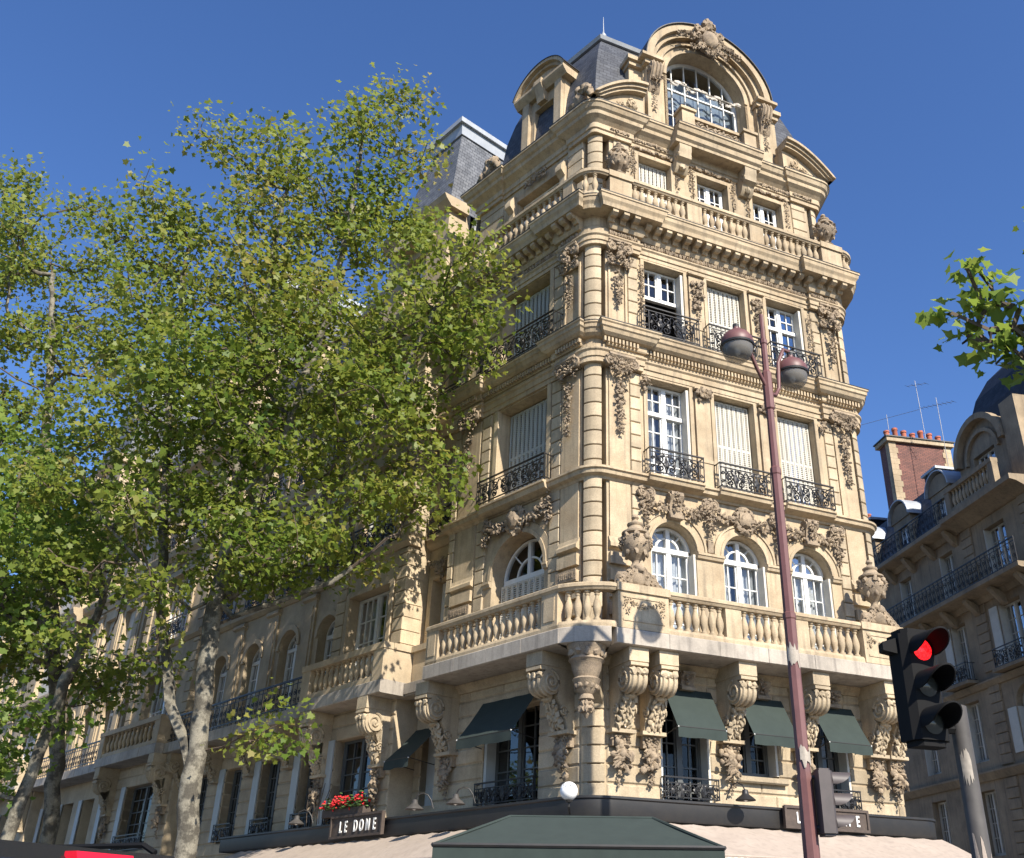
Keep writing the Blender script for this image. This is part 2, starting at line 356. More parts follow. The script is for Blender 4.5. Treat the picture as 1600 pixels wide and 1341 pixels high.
def wall(T, u0, u1, z0, z1, n1, thick, ops):
    """flat wall with rectangular or arched openings (u0,u1,z0,z1,arch)"""
    m = MB(); us = sorted({u0, u1} | {o[0] for o in ops} | {o[1] for o in ops}); zs = sorted({z0, z1} | {o[2] for o in ops} | {o[3] for o in ops})
    ins = lambda u, z: any(o[0] < u < o[1] and o[2] < z < o[3] for o in ops)
    for i in range(len(us) - 1):
        for j in range(len(zs) - 1):
            if not ins((us[i] + us[i + 1]) / 2, (zs[j] + zs[j + 1]) / 2):
                m.add([T(us[i], n1, zs[j]), T(us[i + 1], n1, zs[j]), T(us[i + 1], n1, zs[j + 1]), T(us[i], n1, zs[j + 1])], [(0, 1, 2, 3)])
    for o in ops:
        a, b, c, d = o[:4]
        if len(o) > 4 and o[4]:
            r = (b - a) / 2; sp = d - r; cu = (a + b) / 2; N = 18
            arc = [(cu - r * math.cos(math.pi * k / N), sp + r * math.sin(math.pi * k / N)) for k in range(N + 1)]
            h = N // 2
            for k in range(h): m.add([T(a, n1, d), T(*(arc[k][0], n1, arc[k][1])), T(arc[k + 1][0], n1, arc[k + 1][1])], [(0, 1, 2)])
            for k in range(h, N): m.add([T(b, n1, d), T(arc[k][0], n1, arc[k][1]), T(arc[k + 1][0], n1, arc[k + 1][1])], [(0, 1, 2)])
            edge = [(a, c)] + arc + [(b, c)]
        else: edge = [(a, c), (a, d), (b, d), (b, c)]
        n0 = n1 - thick; E = edge + [edge[0]]
        for p, q in zip(E[:-1], E[1:]):
            m.add([T(p[0], n1, p[1]), T(q[0], n1, q[1]), T(q[0], n0, q[1]), T(p[0], n0, p[1])], [(0, 1, 2, 3)])
    # closing edges of the wall thickness
    n0 = n1 - thick
    for (a, b, c, d) in ((u0, u0, z0, z1), (u1, u1, z0, z1)):
        m.add([T(a, n1, c), T(a, n0, c), T(a, n0, d), T(a, n1, d)], [(0, 1, 2, 3)])
    return m

def window(B, T, uc, w, z0, z1, n, transom=None, rows=(3, 2), cols=2, arch=False, fr=.06, curtain=0, matn='white', gl='glass'):
    """white casement window: frame with mullion, glazing bars; panes as sub-parts"""
    m = MB(); u0, u1 = uc - w / 2, uc + w / 2; d = .05
    top = z1 - w / 2 if arch else z1
    m.box(T, u0, u0 + fr, n - d, n + d, z0, top); m.box(T, u1 - fr, u1, n - d, n + d, z0, top)
    m.box(T, u0 + fr, u1 - fr, n - d, n + d, z0, z0 + fr * 1.6)
    if not arch: m.box(T, u0 + fr, u1 - fr, n - d, n + d, z1 - fr, z1)
    zt = top if arch else (transom if transom else None)
    spans = []
    if arch: spans = [(z0 + fr * 1.6, top - .05, rows[0])]; m.box(T, u0 + fr, u1 - fr, n - d, n + d + .03, top - .05, top + .06)
    elif zt: spans = [(z0 + fr * 1.6, zt - .05, rows[0]), (zt + .05, z1 - fr, rows[1])]; m.box(T, u0 + fr, u1 - fr, n - d, n + d + .03, zt - .05, zt + .05)
    else: spans = [(z0 + fr * 1.6, z1 - fr, rows[0])]
    panes = []; b = .014
    for (a, c, nr) in spans:
        m.box(T, uc - .055, uc + .055, n - d + .002, n + d + .015, a, c)
        for s in (-1, 1):
            ua, ub = (u0 + fr, uc - .055) if s < 0 else (uc + .055, u1 - fr)
            m.box(T, ua, ua + .035, n - .03, n + .03, a, c); m.box(T, ub - .035, ub, n - .03, n + .03, a, c)
            ua += .035; ub -= .035
            for k in range(1, cols): x = ua + (ub - ua) * k / cols; m.box(T, x - b, x + b, n - .025, n + .025, a, c)
            for k in range(1, nr):
                z = a + (c - a) * k / nr
                for q in range(cols):
                    xa = ua + (ub - ua) * q / cols + (b if q else 0); xb = ua + (ub - ua) * (q + 1) / cols - (b if q < cols - 1 else 0)
                    m.box(T, xa, xb, n - .024, n + .024, z - b, z + b)
            for q in range(cols):
                for k in range(nr): panes.append((ua + (ub - ua) * q / cols, ua + (ub - ua) * (q + 1) / cols, a + (c - a) * k / nr, a + (c - a) * (k + 1) / nr))
    N = 20
    if arch:
        r = w / 2
        P = lambda rr, k: (uc - rr * math.cos(math.pi * k / N), top + .06 + rr * math.sin(math.pi * k / N) * (r - .06) / r)
        for ra, rb, dd in ((r - fr, r, d), (r * .46, r * .46 + .045, .028)):
            for k in range(N):
                q = [P(ra, k), P(rb, k), P(rb, k + 1), P(ra, k + 1)]
                m.prism([T(x, n - dd, z) for x, z in q], [T(x, n + dd, z) for x, z in q])
        m.box(T, uc - .05, uc + .05, n - .045, n + .06, top + .06, z1 - fr * .6)
        for ang in (45, 135):
            a = R_(ang); c_, s_ = math.cos(a), math.sin(a)
            m.tube([T(uc + r * .48 * c_, n, top + .06 + r * .48 * s_), T(uc + (r - fr) * c_, n, top + .06 + (r - fr) * s_)], .02, 4)
    o = m.obj('window', matn, B)
    for (a, b_, c, e) in panes:
        MB().add([T(a, n, c), T(b_, n, c), T(b_, n, e), T(a, n, e)], [(0, 1, 2, 3)]).obj('pane', 'darkglass' if matn == 'darkframe' else gl, o)
    if arch:
        r = w / 2 - fr * .5
        pts = [(uc - r * math.cos(math.pi * k / N), top + .06 + (r - .04) * math.sin(math.pi * k / N)) for k in range(N + 1)]
        MB().add([T(x, n, z) for x, z in pts], [tuple(range(N + 1))]).obj('fanlight_pane', 'glass', o)
    if curtain:
        cm = MB(); kk = 22
        def cur(ua, ub):
            pts = []
            for i in range(kk + 1): x = ua + (ub - ua) * i / kk; pts.append((x, n - .13 + .03 * math.sin(i * 2.1) + .02 * math.sin(i * .9)))
            vs = [T(x, q, z0 + .05) for x, q in pts] + [T(x, q, z1 - .05) for x, q in pts]
            cm.add(vs, [(i, i + 1, kk + 2 + i, kk + 1 + i) for i in range(kk)])
        ww = u1 - u0
        if curtain == 1: cur(u0, u0 + ww * .36); cur(u1 - ww * .36, u1)
        elif curtain == 2: cur(u0, u1)
        elif curtain == 3: cur(uc + .04, u1)
        cm.obj('curtain', 'curtain', o, smooth=60)
    return o

_slat_cache = {}
def shutters(B, T, u0, u1, z0, z1, n, leaves=8, matn='shutter', arch_r=None, arch_c=None):
    """closed folding louvred shutters: narrow leaves with slats"""
    m = MB(); w = (u1 - u0) / leaves
    for k in range(leaves):
        a = u0 + w * k + .006; b = a + w - .012; zt = z1
        m.box(T, a, a + .03, n - .018, n + .018, z0, zt); m.box(T, b - .03, b, n - .018, n + .018, z0, zt)
        zz = z0
        while zz < zt - .04:
            m.ex_nz(T, [(n + .012, zz), (n + .018, zz + .006), (n - .008, zz + .042), (n - .014, zz + .036)], a + .03, b - .03)
            zz += .052
        for zc in (z0, (z0 + zt) / 2, zt - .05): m.box(T, a + .03, b - .03, n - .012, n + .02, zc, zc + .05)
    return m.obj('shutter', matn, B)
def folded_shutter(B, T, u, n0, n1, z0, z1, s=1, matn='shutter'):
    m = MB()
    for k in range(3): m.box(T, min(u, u - s * .0) + (-.0 if s > 0 else 0) + s * k * -.03 - .012, u + s * k * -.03 + .012, n0, n1 - .02 * k, z0, z1)
    return m.obj('folded_shutter', matn, B)

def railing(B, T, u0, u1, n, z0, z1, back=.3, name='balcony_railing'):
    """wrought-iron window guard with scrollwork and side returns"""
    m = MB(); h = z1 - z0; w = u1 - u0; uc = (u0 + u1) / 2; e = .018
    m.box(T, u0, u1, n - .02, n + .02, z1 - .03, z1); m.box(T, u0, u1, n - .012, n + .012, z0 + .03, z0 + .055); m.box(T, u0, u1, n - .01, n + .01, z1 - .13, z1 - .11)
    for u in (u0, u0 + .13, u1 - .13 - e, u1 - e): m.box(T, u, u + e, n - .01, n + .01, z0 + .055, z1 - .13 if u not in (u0, u1 - e) else z1 - .03)
    for u in (u0, u1 - e):
        for zz in (z1 - .028, z0 + .03): m.box(T, u, u + e, n - back, n - .012, zz, zz + .024)
        k = max(2, int(back / .1))
        for i in range(1, k): m.box(T, u + .003, u + e - .003, n - back * i / k - .008, n - back * i / k + .008, z0 + .05, z1 - .03)
    zm = z0 + .055; hh = h - .2
    nn = max(1, round((w - .26) / .62)); cw = (w - .26) / nn
    for q in range(nn):
        c = u0 + .13 + cw * (q + .5); a = cw / 2 * .98
        for s in (-1, 1):
            m.spiral(T, c + s * a * .52, zm + hh * .70, n, hh * .25, 1.5, R_(-90), .018, s, 12)
            m.spiral(T, c + s * a * .50, zm + hh * .24, n, hh * .21, 1.4, R_(90), .018, -s, 12)
            pts = [T(c + s * a * (.03 + .95 * t ** 1.5), n, zm + hh * (.02 + .96 * t) + .03 * math.sin(t * 6.28)) for t in np.linspace(0, 1, 9)]
            m.tube(pts, .015, 4)
            m.spiral(T, c + s * a * .14, zm + hh * .5, n, hh * .14, 1.2, R_(90), .014, s, 10)
            m.blob(T, (c + s * a * .78, n, zm + hh * .5), (.05, .016, .065), .3, 0)
            m.blob(T, (c + s * a * .3, n, zm + hh * .95), (.055, .016, .04), .3, 0)
        m.blob(T, (c, n + .01, zm + hh * .52), (.06, .022, .12), .25, 1)
        m.blob(T, (c, n, zm + hh * .88), (.03, .016, .05), .25, 0); m.blob(T, (c, n, zm + hh * .12), (.03, .016, .04), .25, 0)
    for s, uu in ((1, u0 + .075), (-1, u1 - .075)):
        m.spiral(T, uu, zm + hh * .25, n, .05, 1.3, 0, .014, s, 10); m.spiral(T, uu, zm + hh * .75, n, .05, 1.3, R_(180), .014, s, 10)
    return m.obj(name, 'iron', B)

def cleaf(m, T, c, ang, L, W, lift):
    d = (math.cos(ang), math.sin(ang)); s = (-d[1], d[0]); u, n, z = c
    P = lambda a, b, q: T(u + d[0] * a * L + s[0] * b * W, n + q, z + d[1] * a * L + s[1] * b * W)
    m.add([P(0, 0, 0), P(.25, .35, .004), P(.38, .22, .01), P(.62, .5, .004), P(.72, .2, lift * .6), P(1, 0, lift * .35), P(.72, -.2, lift * .6), P(.62, -.5, .004), P(.38, -.22, .01), P(.25, -.35, .004), P(.5, 0, lift), P(.1, 0, lift * .4)],
          [(0, 1, 11), (1, 2, 10, 11), (2, 3, 4, 10), (4, 5, 10), (5, 6, 10), (6, 7, 8, 10), (8, 9, 11, 10), (9, 0, 11), (0, 9, 8, 7, 6, 5, 4, 3, 2, 1)])
def garland(m, T, pts, r0, dens=30, n_thick=.6):
    """fruit and leaf garland along points (u,n,z)"""
    P = [np.array(p) for p in pts]; L = sum(np.linalg.norm(P[i + 1] - P[i]) for i in range(len(P) - 1)); N = max(6, int(L * dens * 1.35))
    cum = [0]
    for i in range(len(P) - 1): cum.append(cum[-1] + np.linalg.norm(P[i + 1] - P[i]))
    for k in range(N):
        t = (k + rng.random()) / N * L; i = max(0, min(len(P) - 2, int(np.searchsorted(cum, t)) - 1)); f = (t - cum[i]) / max(1e-6, cum[i + 1] - cum[i])
        p = P[i] + (P[i + 1] - P[i]) * f; rr = r0[0] + (r0[1] - r0[0]) * math.sin(math.pi * t / L) if isinstance(r0, tuple) else r0
        q = p + np.array([rng.normal(0, rr * .55), rng.random() * rr * .5, rng.normal(0, rr * .5)])
        s = rr * rng.uniform(.26, .48)
        if rng.random() < .62:
            sgn = 1 if rng.random() < .5 else -1; dv = P[i + 1] - P[i]; ta = math.atan2(dv[2], dv[0]) + sgn * rng.uniform(.35, 1.5)
            cleaf(m, T, (p[0] + rng.normal(0, rr * .25), p[1] + rng.uniform(.0, rr * .55), p[2] + rng.normal(0, rr * .25)), ta, rr * rng.uniform(.9, 1.5), rr * rng.uniform(.55, .9), rr * rng.uniform(.35, .7)); s *= .8
            if rng.random() < .45: continue
        m.blob(T, q, (s * rng.uniform(.7, 1.3), s * n_thick * 1.3, s * rng.uniform(.7, 1.3)), .12, 0 if s < .045 else 1)
    return m
def swag(T, ua, ub, za, zb, sag, n, r):
    return [(ua + (ub - ua) * t, n, za + (zb - za) * t - sag * 4 * t * (1 - t)) for t in np.linspace(0, 1, 9)]
def volute(m, T, u, n, z, r, rad, flip=1):
    """scroll in the facade plane"""
    m.spiral(T, u, z, n, r, 1.9, R_(90), rad, flip, 14, 5, .12); m.blob(T, (u, n + rad * .6, z), (r * .3, rad * 1.2, r * .3), .05, 1)
def side_volute(m, T, u, nc, zc, r, rad, a0=90, d=1):
    pts = []
    for i in range(29):
        t = i / 28; a = R_(a0) + d * t * 1.9 * 2 * math.pi; q = r * (1 - .86 * t); pts.append(T(u, nc + q * math.cos(a), zc + q * math.sin(a)))
    m.tube(pts, rad, 5)

def capital(B, T, uc, n, z, w=.62, h=.85, drop=1.6, style=0):
    """carved console capital: swag between two scrolls with a hanging drop"""
    m = MB()
    if style == 0:
        m.ex_nz(T, [(n, z), (n + .22, z), (n + .24, z - .07), (n + .16, z - .16), (n + .05, z - .3), (n, z - .3)], uc - w / 2, uc + w / 2)
        for s in (-1, 1):
            volute(m, T, uc + s * w * .46, n + .17, z - .20, .13, .036, -s)
            m.blob(T, (uc + s * w * .46, n + .1, z - .2), (.12, .1, .13), .06, 1)
            garland(m, T, [(uc + s * w * .42, n + .1, z - .32), (uc + s * w * .26, n + .1, z - .52)], .07, 40)
        garland(m, T, swag(T, uc - w * .42, uc + w * .42, z - .12, z - .12, .30, n + .17, .1), (.07, .12), 42)
        garland(m, T, swag(T, uc - w * .3, uc + w * .3, z - .08, z - .08, .10, n + .2, .1), .055, 40)
    else:
        m.ex_nz(T, [(n, z), (n + .2, z), (n + .2, z - .05), (n + .1, z - .1), (n, z - .2)], uc - w / 2, uc + w / 2)
        for s in (-1, 1):
            volute(m, T, uc + s * w * .34, n + .15, z - .20, .14, .04, -s); volute(m, T, uc + s * w * .36, n + .12, z - .62, .13, .035, s)
            m.blob(T, (uc + s * w * .34, n + .08, z - .2), (.12, .1, .13), .06, 1)
            garland(m, T, swag(T, uc, uc + s * w * .52, z - .45, z - .45, .2, n + .14, .08), .07, 38)
        garland(m, T, [(uc, n + .15, z - .05), (uc, n + .2, z - .55)], .12, 40)
        m.blob(T, (uc, n + .18, z - .42), (.09, .09, .11), .12, 1)
    z2 = z - (.5 if style == 0 else .8)
    if drop:
        garland(m, T, [(uc, n + .08, z2), (uc, n + .06, z2 - drop * .5), (uc, n + .06, z2 - drop)], (.07, .10), 26)
        for k in range(4): garland(m, T, [(uc, n + .08, z2 - drop * (.15 + .24 * k)), (uc, n + .07, z2 - drop * (.27 + .24 * k))], .12 - .015 * k, 60)
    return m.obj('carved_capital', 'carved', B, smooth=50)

def keystone(B, T, uc, n, z0, z1, w=.3):
    m = MB(); h = z1 - z0
    m.ex_nz(T, [(n, z1), (n + .24, z1), (n + .26, z1 - h * .15), (n + .17, z1 - h * .4), (n + .13, z1 - h * .7), (n + .16, z0), (n, z0)], uc - w * .4, uc + w * .4)
    for s in (-1, 1): side_volute(m, T, uc + s * w * .42, n + .15, z1 - h * .2, h * .18, .022); side_volute(m, T, uc + s * w * .42, n + .1, z0 + h * .15, h * .11, .018)
    garland(m, T, [(uc, n + .24, z1 - .05), (uc, n + .15, z0 + h * .3)], .09, 50)
    m.box(T, uc - w * .45, uc + w * .45, n, n + .19, z0 - .04, z0 + .02)
    return m.obj('keystone', 'carved', B, smooth=45)

def urn(B, p, s=1.0, base=True, foot=.45):
    m = MB(); x, y, z = p
    pr = [(.19, 0), (.21, .04), (.12, .09), (.08, .17), (.10, .22), (.17, .27), (.26, .38), (.315, .52), (.33, .64), (.27, .72), (.24, .78), (.30, .81), (.30, .85), (.20, .90), (.15, .99), (.18, 1.02), (.18, 1.05), (.09, 1.10), (.05, 1.15), (.085, 1.20), (.06, 1.26), (.0, 1.28)]
    m.lathe((x, y, z), [(r * s, q * s) for r, q in pr], 16, False)
    T = lambda a, b, c: (x + a, y + b, c)
    for k in range(8):
        a = 2 * math.pi * k / 8; b = 2 * math.pi * (k + 1) / 8
        pts = [((.325 * s) * math.cos(a + (b - a) * t), (.325 * s) * math.sin(a + (b - a) * t), z + s * (.66 - .15 * 4 * t * (1 - t))) for t in np.linspace(0, 1, 5)]
        garland(m, T, pts, .055 * s, 30, 1.0)
        m.blob(T, (.25 * s * math.cos(a), .25 * s * math.sin(a), z + s * .37), (.05 * s, .05 * s, .09 * s), .2, 0); m.blob(T, (.30 * s * math.cos(a), .30 * s * math.sin(a), z + s * .70), (.07 * s, .07 * s, .08 * s), .25, 1)
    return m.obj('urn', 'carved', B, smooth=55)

BAL = {}
def baluster_mesh(h, r):
    k = (round(h, 2), round(r, 3))
    if k not in BAL:
        pr = [(.85, 0), (.85, .07), (.55, .09), (.5, .14), (.75, .22), (.98, .36), (1.0, .46), (.82, .60), (.5, .74), (.42, .82), (.62, .86), (.62, .89), (.45, .91), (.82, .94), (.82, 1.0)]
        BAL[k] = MB().lathe((0, 0, 0), [(a * r, b * h) for a, b in pr], 12).obj('baluster', 'stone', smooth=40, mesh_only=True)
    return BAL[k]
def balusters(P_, pts, z0, h, r):
    me = baluster_mesh(h, r)
    for (x, y) in pts: link('baluster', me, P_, loc=(x, y, z0))
def rowpts(T, u0, u1, n, k): return [T(u0 + (u1 - u0) * (i + .5) / k, n, 0)[:2] for i in range(k)]

def console(B, T, uc, w, zt, zb, dep, sideflip=1, pendant=True, name='console'):
    """big scroll bracket carrying the balcony"""
    m = MB(); h = zt - zb; u0, u1 = uc - w / 2, uc + w / 2; r = h * .155
    cz = zt - h * .40; cn = dep - r * 1.15
    pr = [(0, zt), (dep, zt), (dep, zt - h * .2), (dep + .04, zt - h * .21), (dep + .04, zt - h * .25), (dep - .02, zt - h * .26)]
    for k in range(0, 11):
        a = R_(60 - 21 * k); pr.append((cn + r * 1.12 * math.cos(a), cz + r * 1.12 * math.sin(a)))
    pr += [(dep * .52, zt - h * .58), (dep * .40, zt - h * .68), (dep * .30, zt - h * .80), (dep * .22, zb + .06), (dep * .22, zb), (0, zb)]
    m.ex_nz(T, pr, u0 + .02, u1 - .02)
    m.box(T, u0, u1, .001, dep + .02, zt - h * .19, zt - .002)
    for s, u in ((-1, u0 + .01), (1, u1 - .01)):
        side_volute(m, T, u, cn, cz, r * 1.0, .03); m.blob(T, (u, cn, cz), (.03, .05, .05), .05, 1)
        side_volute(m, T, u, dep * .33, zb + h * .24, r * .55, .02, -90, -1)
    for k in range(3):                                    # reeding on the scroll front
        u = u0 + w * (.22 + .28 * k)
        m.tube([T(u, cn + r * 1.12 * math.cos(R_(a)), cz + r * 1.12 * math.sin(R_(a))) for a in range(55, -120, -16)], .035, 6)
    for k in range(3): m.blob(T, (u0 + w * (.2 + .3 * k), dep + .0, zt - h * .32), (.075, .05, .07), .25, 1)
    m.blob(T, (uc, dep * .62, zt - h * .60), (w * .3, .06, .05), .1, 1)
    for k in range(10):                                   # acanthus on the sweep
        t = k / 9
        for s in (-1, 1): m.blob(T, (uc + s * w * (.16 + .12 * (k % 2)), dep * (.56 - .30 * t) + .02, zt - h * (.60 + .36 * t)), (.055, .05, .075), .3, 0)
        m.blob(T, (uc, dep * (.54 - .28 * t) + .03, zt - h * (.62 + .34 * t)), (.04, .04, .07), .25, 0)
    m.box(T, u0 - .05, u1 + .05, .001, dep * .22 + .06, zb - .07, zb - .001)
    o = m.obj(name, 'stone_block', B, smooth=40)
    if pendant:
        p = MB(); p.box(T, u0 + .02, u1 - .02, .001, .12, zb - .30, zb - .071)
        for s in (-1, 0, 1): garland(p, T, [(uc + s * w * .3, .14, zb - .10), (uc + s * w * .2, .13, zb - .27)], .07, 40)
        garland(p, T, [(uc, .1, zb - .3), (uc, .1, zb - .62)], .17, 70); garland(p, T, [(uc, .06, zb - .62), (uc, .05, zb - .98)], .075, 34)
        p.blob(T, (uc, .16, zb - .44), (.09, .09, .11), .15, 1)
        p.obj('pendant_mask', 'carved', o, smooth=50)
    return o

def arch_ring(m, T, uc, zc, ra, rb, n0, n1, a0=0, a1=180, N=24):
    P = lambda r, k: (uc + r * math.cos(R_(a0 + (a1 - a0) * k / N)), zc + r * math.sin(R_(a0 + (a1 - a0) * k / N)))
    for k in range(N):
        q = [P(ra, k), P(rb, k), P(rb, k + 1), P(ra, k + 1)]
        m.add([T(x, n0, z) for x, z in q] + [T(x, n1, z) for x, z in q], [(4, 5, 6, 7), (1, 2, 6, 5), (3, 0, 4, 7), (3, 2, 1, 0)])
    if True:
        for k in (0, N): a, b = P(ra, k), P(rb, k); m.add([T(a[0], n0, a[1]), T(b[0], n0, b[1]), T(b[0], n1, b[1]), T(a[0], n1, a[1])], [(0, 1, 2, 3)])
def blocks(B, T, u0, u1, n0, n1, z0, z1, course, gap=.022, bev=.014, parent_name='quoin', alt=0):
    """vertical strip of separate stones"""
    k = 0; z = z0
    while z < z1 - .05:
        ze = min(z + course, z1); a = u0 - (alt if k % 2 else 0)
        MB().bevbox(T, a, u1, n0, n1, z + gap / 2, ze - gap / 2, bev).obj('stone_block', 'stone_block', B)
        z = ze; k += 1
def round_blocks(B, c_path, z0, z1, course, n_in=.25, gap=.022):
    """stones of the rounded corner pier: c_path is the plan arc"""
    z = z0
    while z < z1 - .05:
        ze = min(z + course, z1); b = .014
        MB().sweep(c_path, [(-n_in, z + gap / 2), (-b, z + gap / 2), (0, z + gap / 2 + b), (0, ze - gap / 2 - b), (-b, ze - gap / 2), (-n_in, ze - gap / 2)]).obj('stone_block', 'stone_block', B, smooth=30)
        z = ze
def dentils(m, T, u0, u1, n0, n1, z0, z1, w, pitch):
    u = u0
    while u + w <= u1 + 1e-6: m.box(T, u, u + w, n0, n1, z0, z1); u += pitch
# ------------------------------------------------------------------ ground
gm = MB().add([(-400, -200, 0), (400, -200, 0), (400, 700, 0), (-400, 700, 0)], [(0, 1, 2, 3)]).obj('road', 'asphalt'); gm['kind'] = 'structure'
F3 = Fr(FR(WR, 0, 0)[:2], (-.10453, .99452), (.99452, .10453))
def pav(main, res, rad, uL=5.0, rL=1.05, rR=1.08, third=4.0, end=True, seg=6, jog=None, flat=1.0):
    p = []
    if end: p.append(FL(uL, -.35, 0)[:2])
    if abs(main - res) > 1e-6:
        p += [FL(uL, res, 0)[:2], FL(uL - rL, res, 0)[:2], FL(uL - rL, main, 0)[:2], FL(rL, main, 0)[:2], FL(rL, res, 0)[:2]]
    else: p += [FL(uL, main, 0)[:2]]
    cr = main if jog else res
    if jog: p += [FL(jog[0], res, 0)[:2], FL(jog[0], main, 0)[:2]]
    i1 = len(p); p.append(corner(FL, FR, cr, cr))
    if jog: p += [FR(jog[1], main, 0)[:2], FR(jog[1], res, 0)[:2]]
    if abs(main - res) > 1e-6: p += [FR(rR, res, 0)[:2], FR(rR, main, 0)[:2], FR(WR - rR, main, 0)[:2], FR(WR - rR, res, 0)[:2]]
    if jog: p += [FR(WR - jog[1], res, 0)[:2], FR(WR - jog[1], main, 0)[:2]]
    i2 = len(p); p.append(corner(FR, F3, cr, cr)); p.append(F3(third, cr, 0)[:2])
    if rad: p = fillet(p, i2, rad, seg, flat); p = fillet(p, i1, rad, seg, flat)
    return p
pv = [p for p in [corner(FL, FR, 6.2, 6.2), corner(FR, F3, 6.2, 3.2), F3(40, 3.2, 0), F3(40, -8, 0), FL(60, -8, 0), FL(60, 6.2, 0)]]
pm = MB().prism([(p[0], p[1], .004) for p in pv], [(p[0], p[1], .14) for p in pv]).obj('bounce_pavement', 'bounce_pavement'); pm['kind'] = 'structure'  # unseen ground, made wide and pale to bounce light onto the house

# ------------------------------------------------------------------ corner building
B = thing('corner_building', 'ornate cream stone apartment house on the corner, with urns, balustrades and an arched roof gable', 'building', FR(3.7, -3, 0))
UC = (1.86, 3.68, 5.50)
# added solid core behind the windows: blocks light, room shade put into its colour
core = [FL(4.7, -1.5, 0), corner(FL, FR, -1.5, -1.5), corner(FR, F3, -1.5, -1.5), F3(8, -1.5, 0), F3(8, -4, 0), FL(4.7, -5.5, 0)]
MB().prism([(p[0], p[1], .16) for p in core], [(p[0], p[1], 21.0) for p in core]).obj('dark_backing', 'dark_backing', B)
arc_of = lambda o, rad: fillet([FL(1.5, o, 0)[:2], corner(FL, FR, o, o), FR(1.5, o, 0)[:2]], 1, rad, 7)[1:-1]
arc2_of = lambda o, rad: fillet([FR(6, o, 0)[:2], corner(FR, F3, o, o), F3(1.5, o, 0)[:2]], 1, rad, 7)[1:-1]
CR = .335
# ---- entresol: separate stones round the openings
ent = MB().add([FR(-.1, -.2, 3.6), FR(.9, -.2, 3.6), FR(.9, -.2, 6.46), FR(-.1, -.2, 6.46)], [(0, 1, 2, 3)]).obj('entresol_wall', 'stone', B)
def course_wall(PB, T, u0, u1, z0, z1, n, ops, thick=.45, jit=None, mt='stone_block'):
    zc = z0
    k = 0
    while zc < z1 - .02:
        ze = min(zc + CR, z1); zm = (zc + ze) / 2; cuts = [u0]
        for o in sorted(ops):
            if o[2] < zm < o[3]: cuts += [o[0], o[1]]
        cuts.append(u1)
        for a, b in zip(cuts[::2], cuts[1::2]):
            if b - a < .03: continue
            # split long runs into stones
            nn = max(1, round((b - a) / 1.15)); 
            ed = [a + (b - a) * (i + (.5 * (k % 2) if 0 < i < nn else 0) * (.6 if nn > 1 else 0)) / nn for i in range(nn + 1)]; ed[0] = a; ed[-1] = b
            for x, y in zip(ed[:-1], ed[1:]):
                g = .003; MB().bevbox(T, x + (g if x > a else 0), y - (g if y < b else 0), n - thick, n, zc + .016, ze - .016, .022).obj('stone_block', mt, PB)
        zc = ze; k += 1
entR = [(1.40, 2.52, 3.5, 5.95), (3.05, 4.15, 4.41, 5.95), (4.86, 5.98, 3.5, 5.95)]
course_wall(ent, FR, .22, WR - .27, 3.42, 6.46, 0, entR)
entL = [(1.55, 3.30, 3.5, 5.92)]
course_wall(ent, FL, .38, 5.0, 3.42, 6.46, 0, entL)
# backing between courses so joints read as recessed stone
bk = MB()
for T, ua, ub, ops in ((FR, .1, WR - .1, entR), (FL, .2, 5.0, entL)):
    for q in wall(T, ua, ub, 3.4, 6.5, -.03, .42, ops).f: pass
    mm = wall(T, ua, ub, 3.4, 6.5, -.03, .42, ops); bk.add(mm.v, mm.f)
bk.obj('joint_backing', 'stone', B)
for ap in (arc_of(0.0, .38), arc2_of(0.0, .38)): round_blocks(ent, ap, 3.42, 6.46, CR)
MB().sweep(pav(.02, .02, .42), [(-.2, 6.28), (.03, 6.28), (.06, 6.34), (.12, 6.40), (.14, 6.455), (-.2, 6.455)]).obj('bed_moulding', 'stone', B)
# ---- entresol windows
for i, uc in enumerate(UC):
    o = entR[i]
    window(B, FR, (o[0] + o[1]) / 2, o[1] - o[0] - .1, o[2] + .02, 5.93, -.33, None, (5,), 2, matn='darkframe')
    MB().box(FR, o[1] - .055, o[1] - .002, -.3, -.02, o[2] + .05, 5.9).obj('folded_shutter', 'shutter', B)
    MB().box(FR, o[0] + .002, o[0] + .05, -.3, -.04, o[2] + .05, 5.9).obj('folded_shutter', 'greyshutter', B)
    if i != 1: railing(B, FR, o[0] - .04, o[1] + .06, .16, 3.86, 4.28, .14)
    else: MB().ex_nz(FR, [(.002, 4.40), (.13, 4.40), (.13, 4.31), (.10, 4.28), (.002, 4.28)], o[0] - .1, o[1] + .12).obj('window_sill', 'stone_block', B)
window(B, FL, 2.42, 1.66, 3.6, 5.9, -.33, None, (5,), 2, matn='darkframe'); railing(B, FL, 1.5, 3.34, .14, 3.86, 4.32, .12)
MB().box(FL, 3.2, 3.28, -.3, -.03, 3.6, 5.9).obj('folded_shutter', 'greyshutter', B)
for uc in UC: keystone(B, FR, uc + .1, .02, 5.98, 6.30, .36)
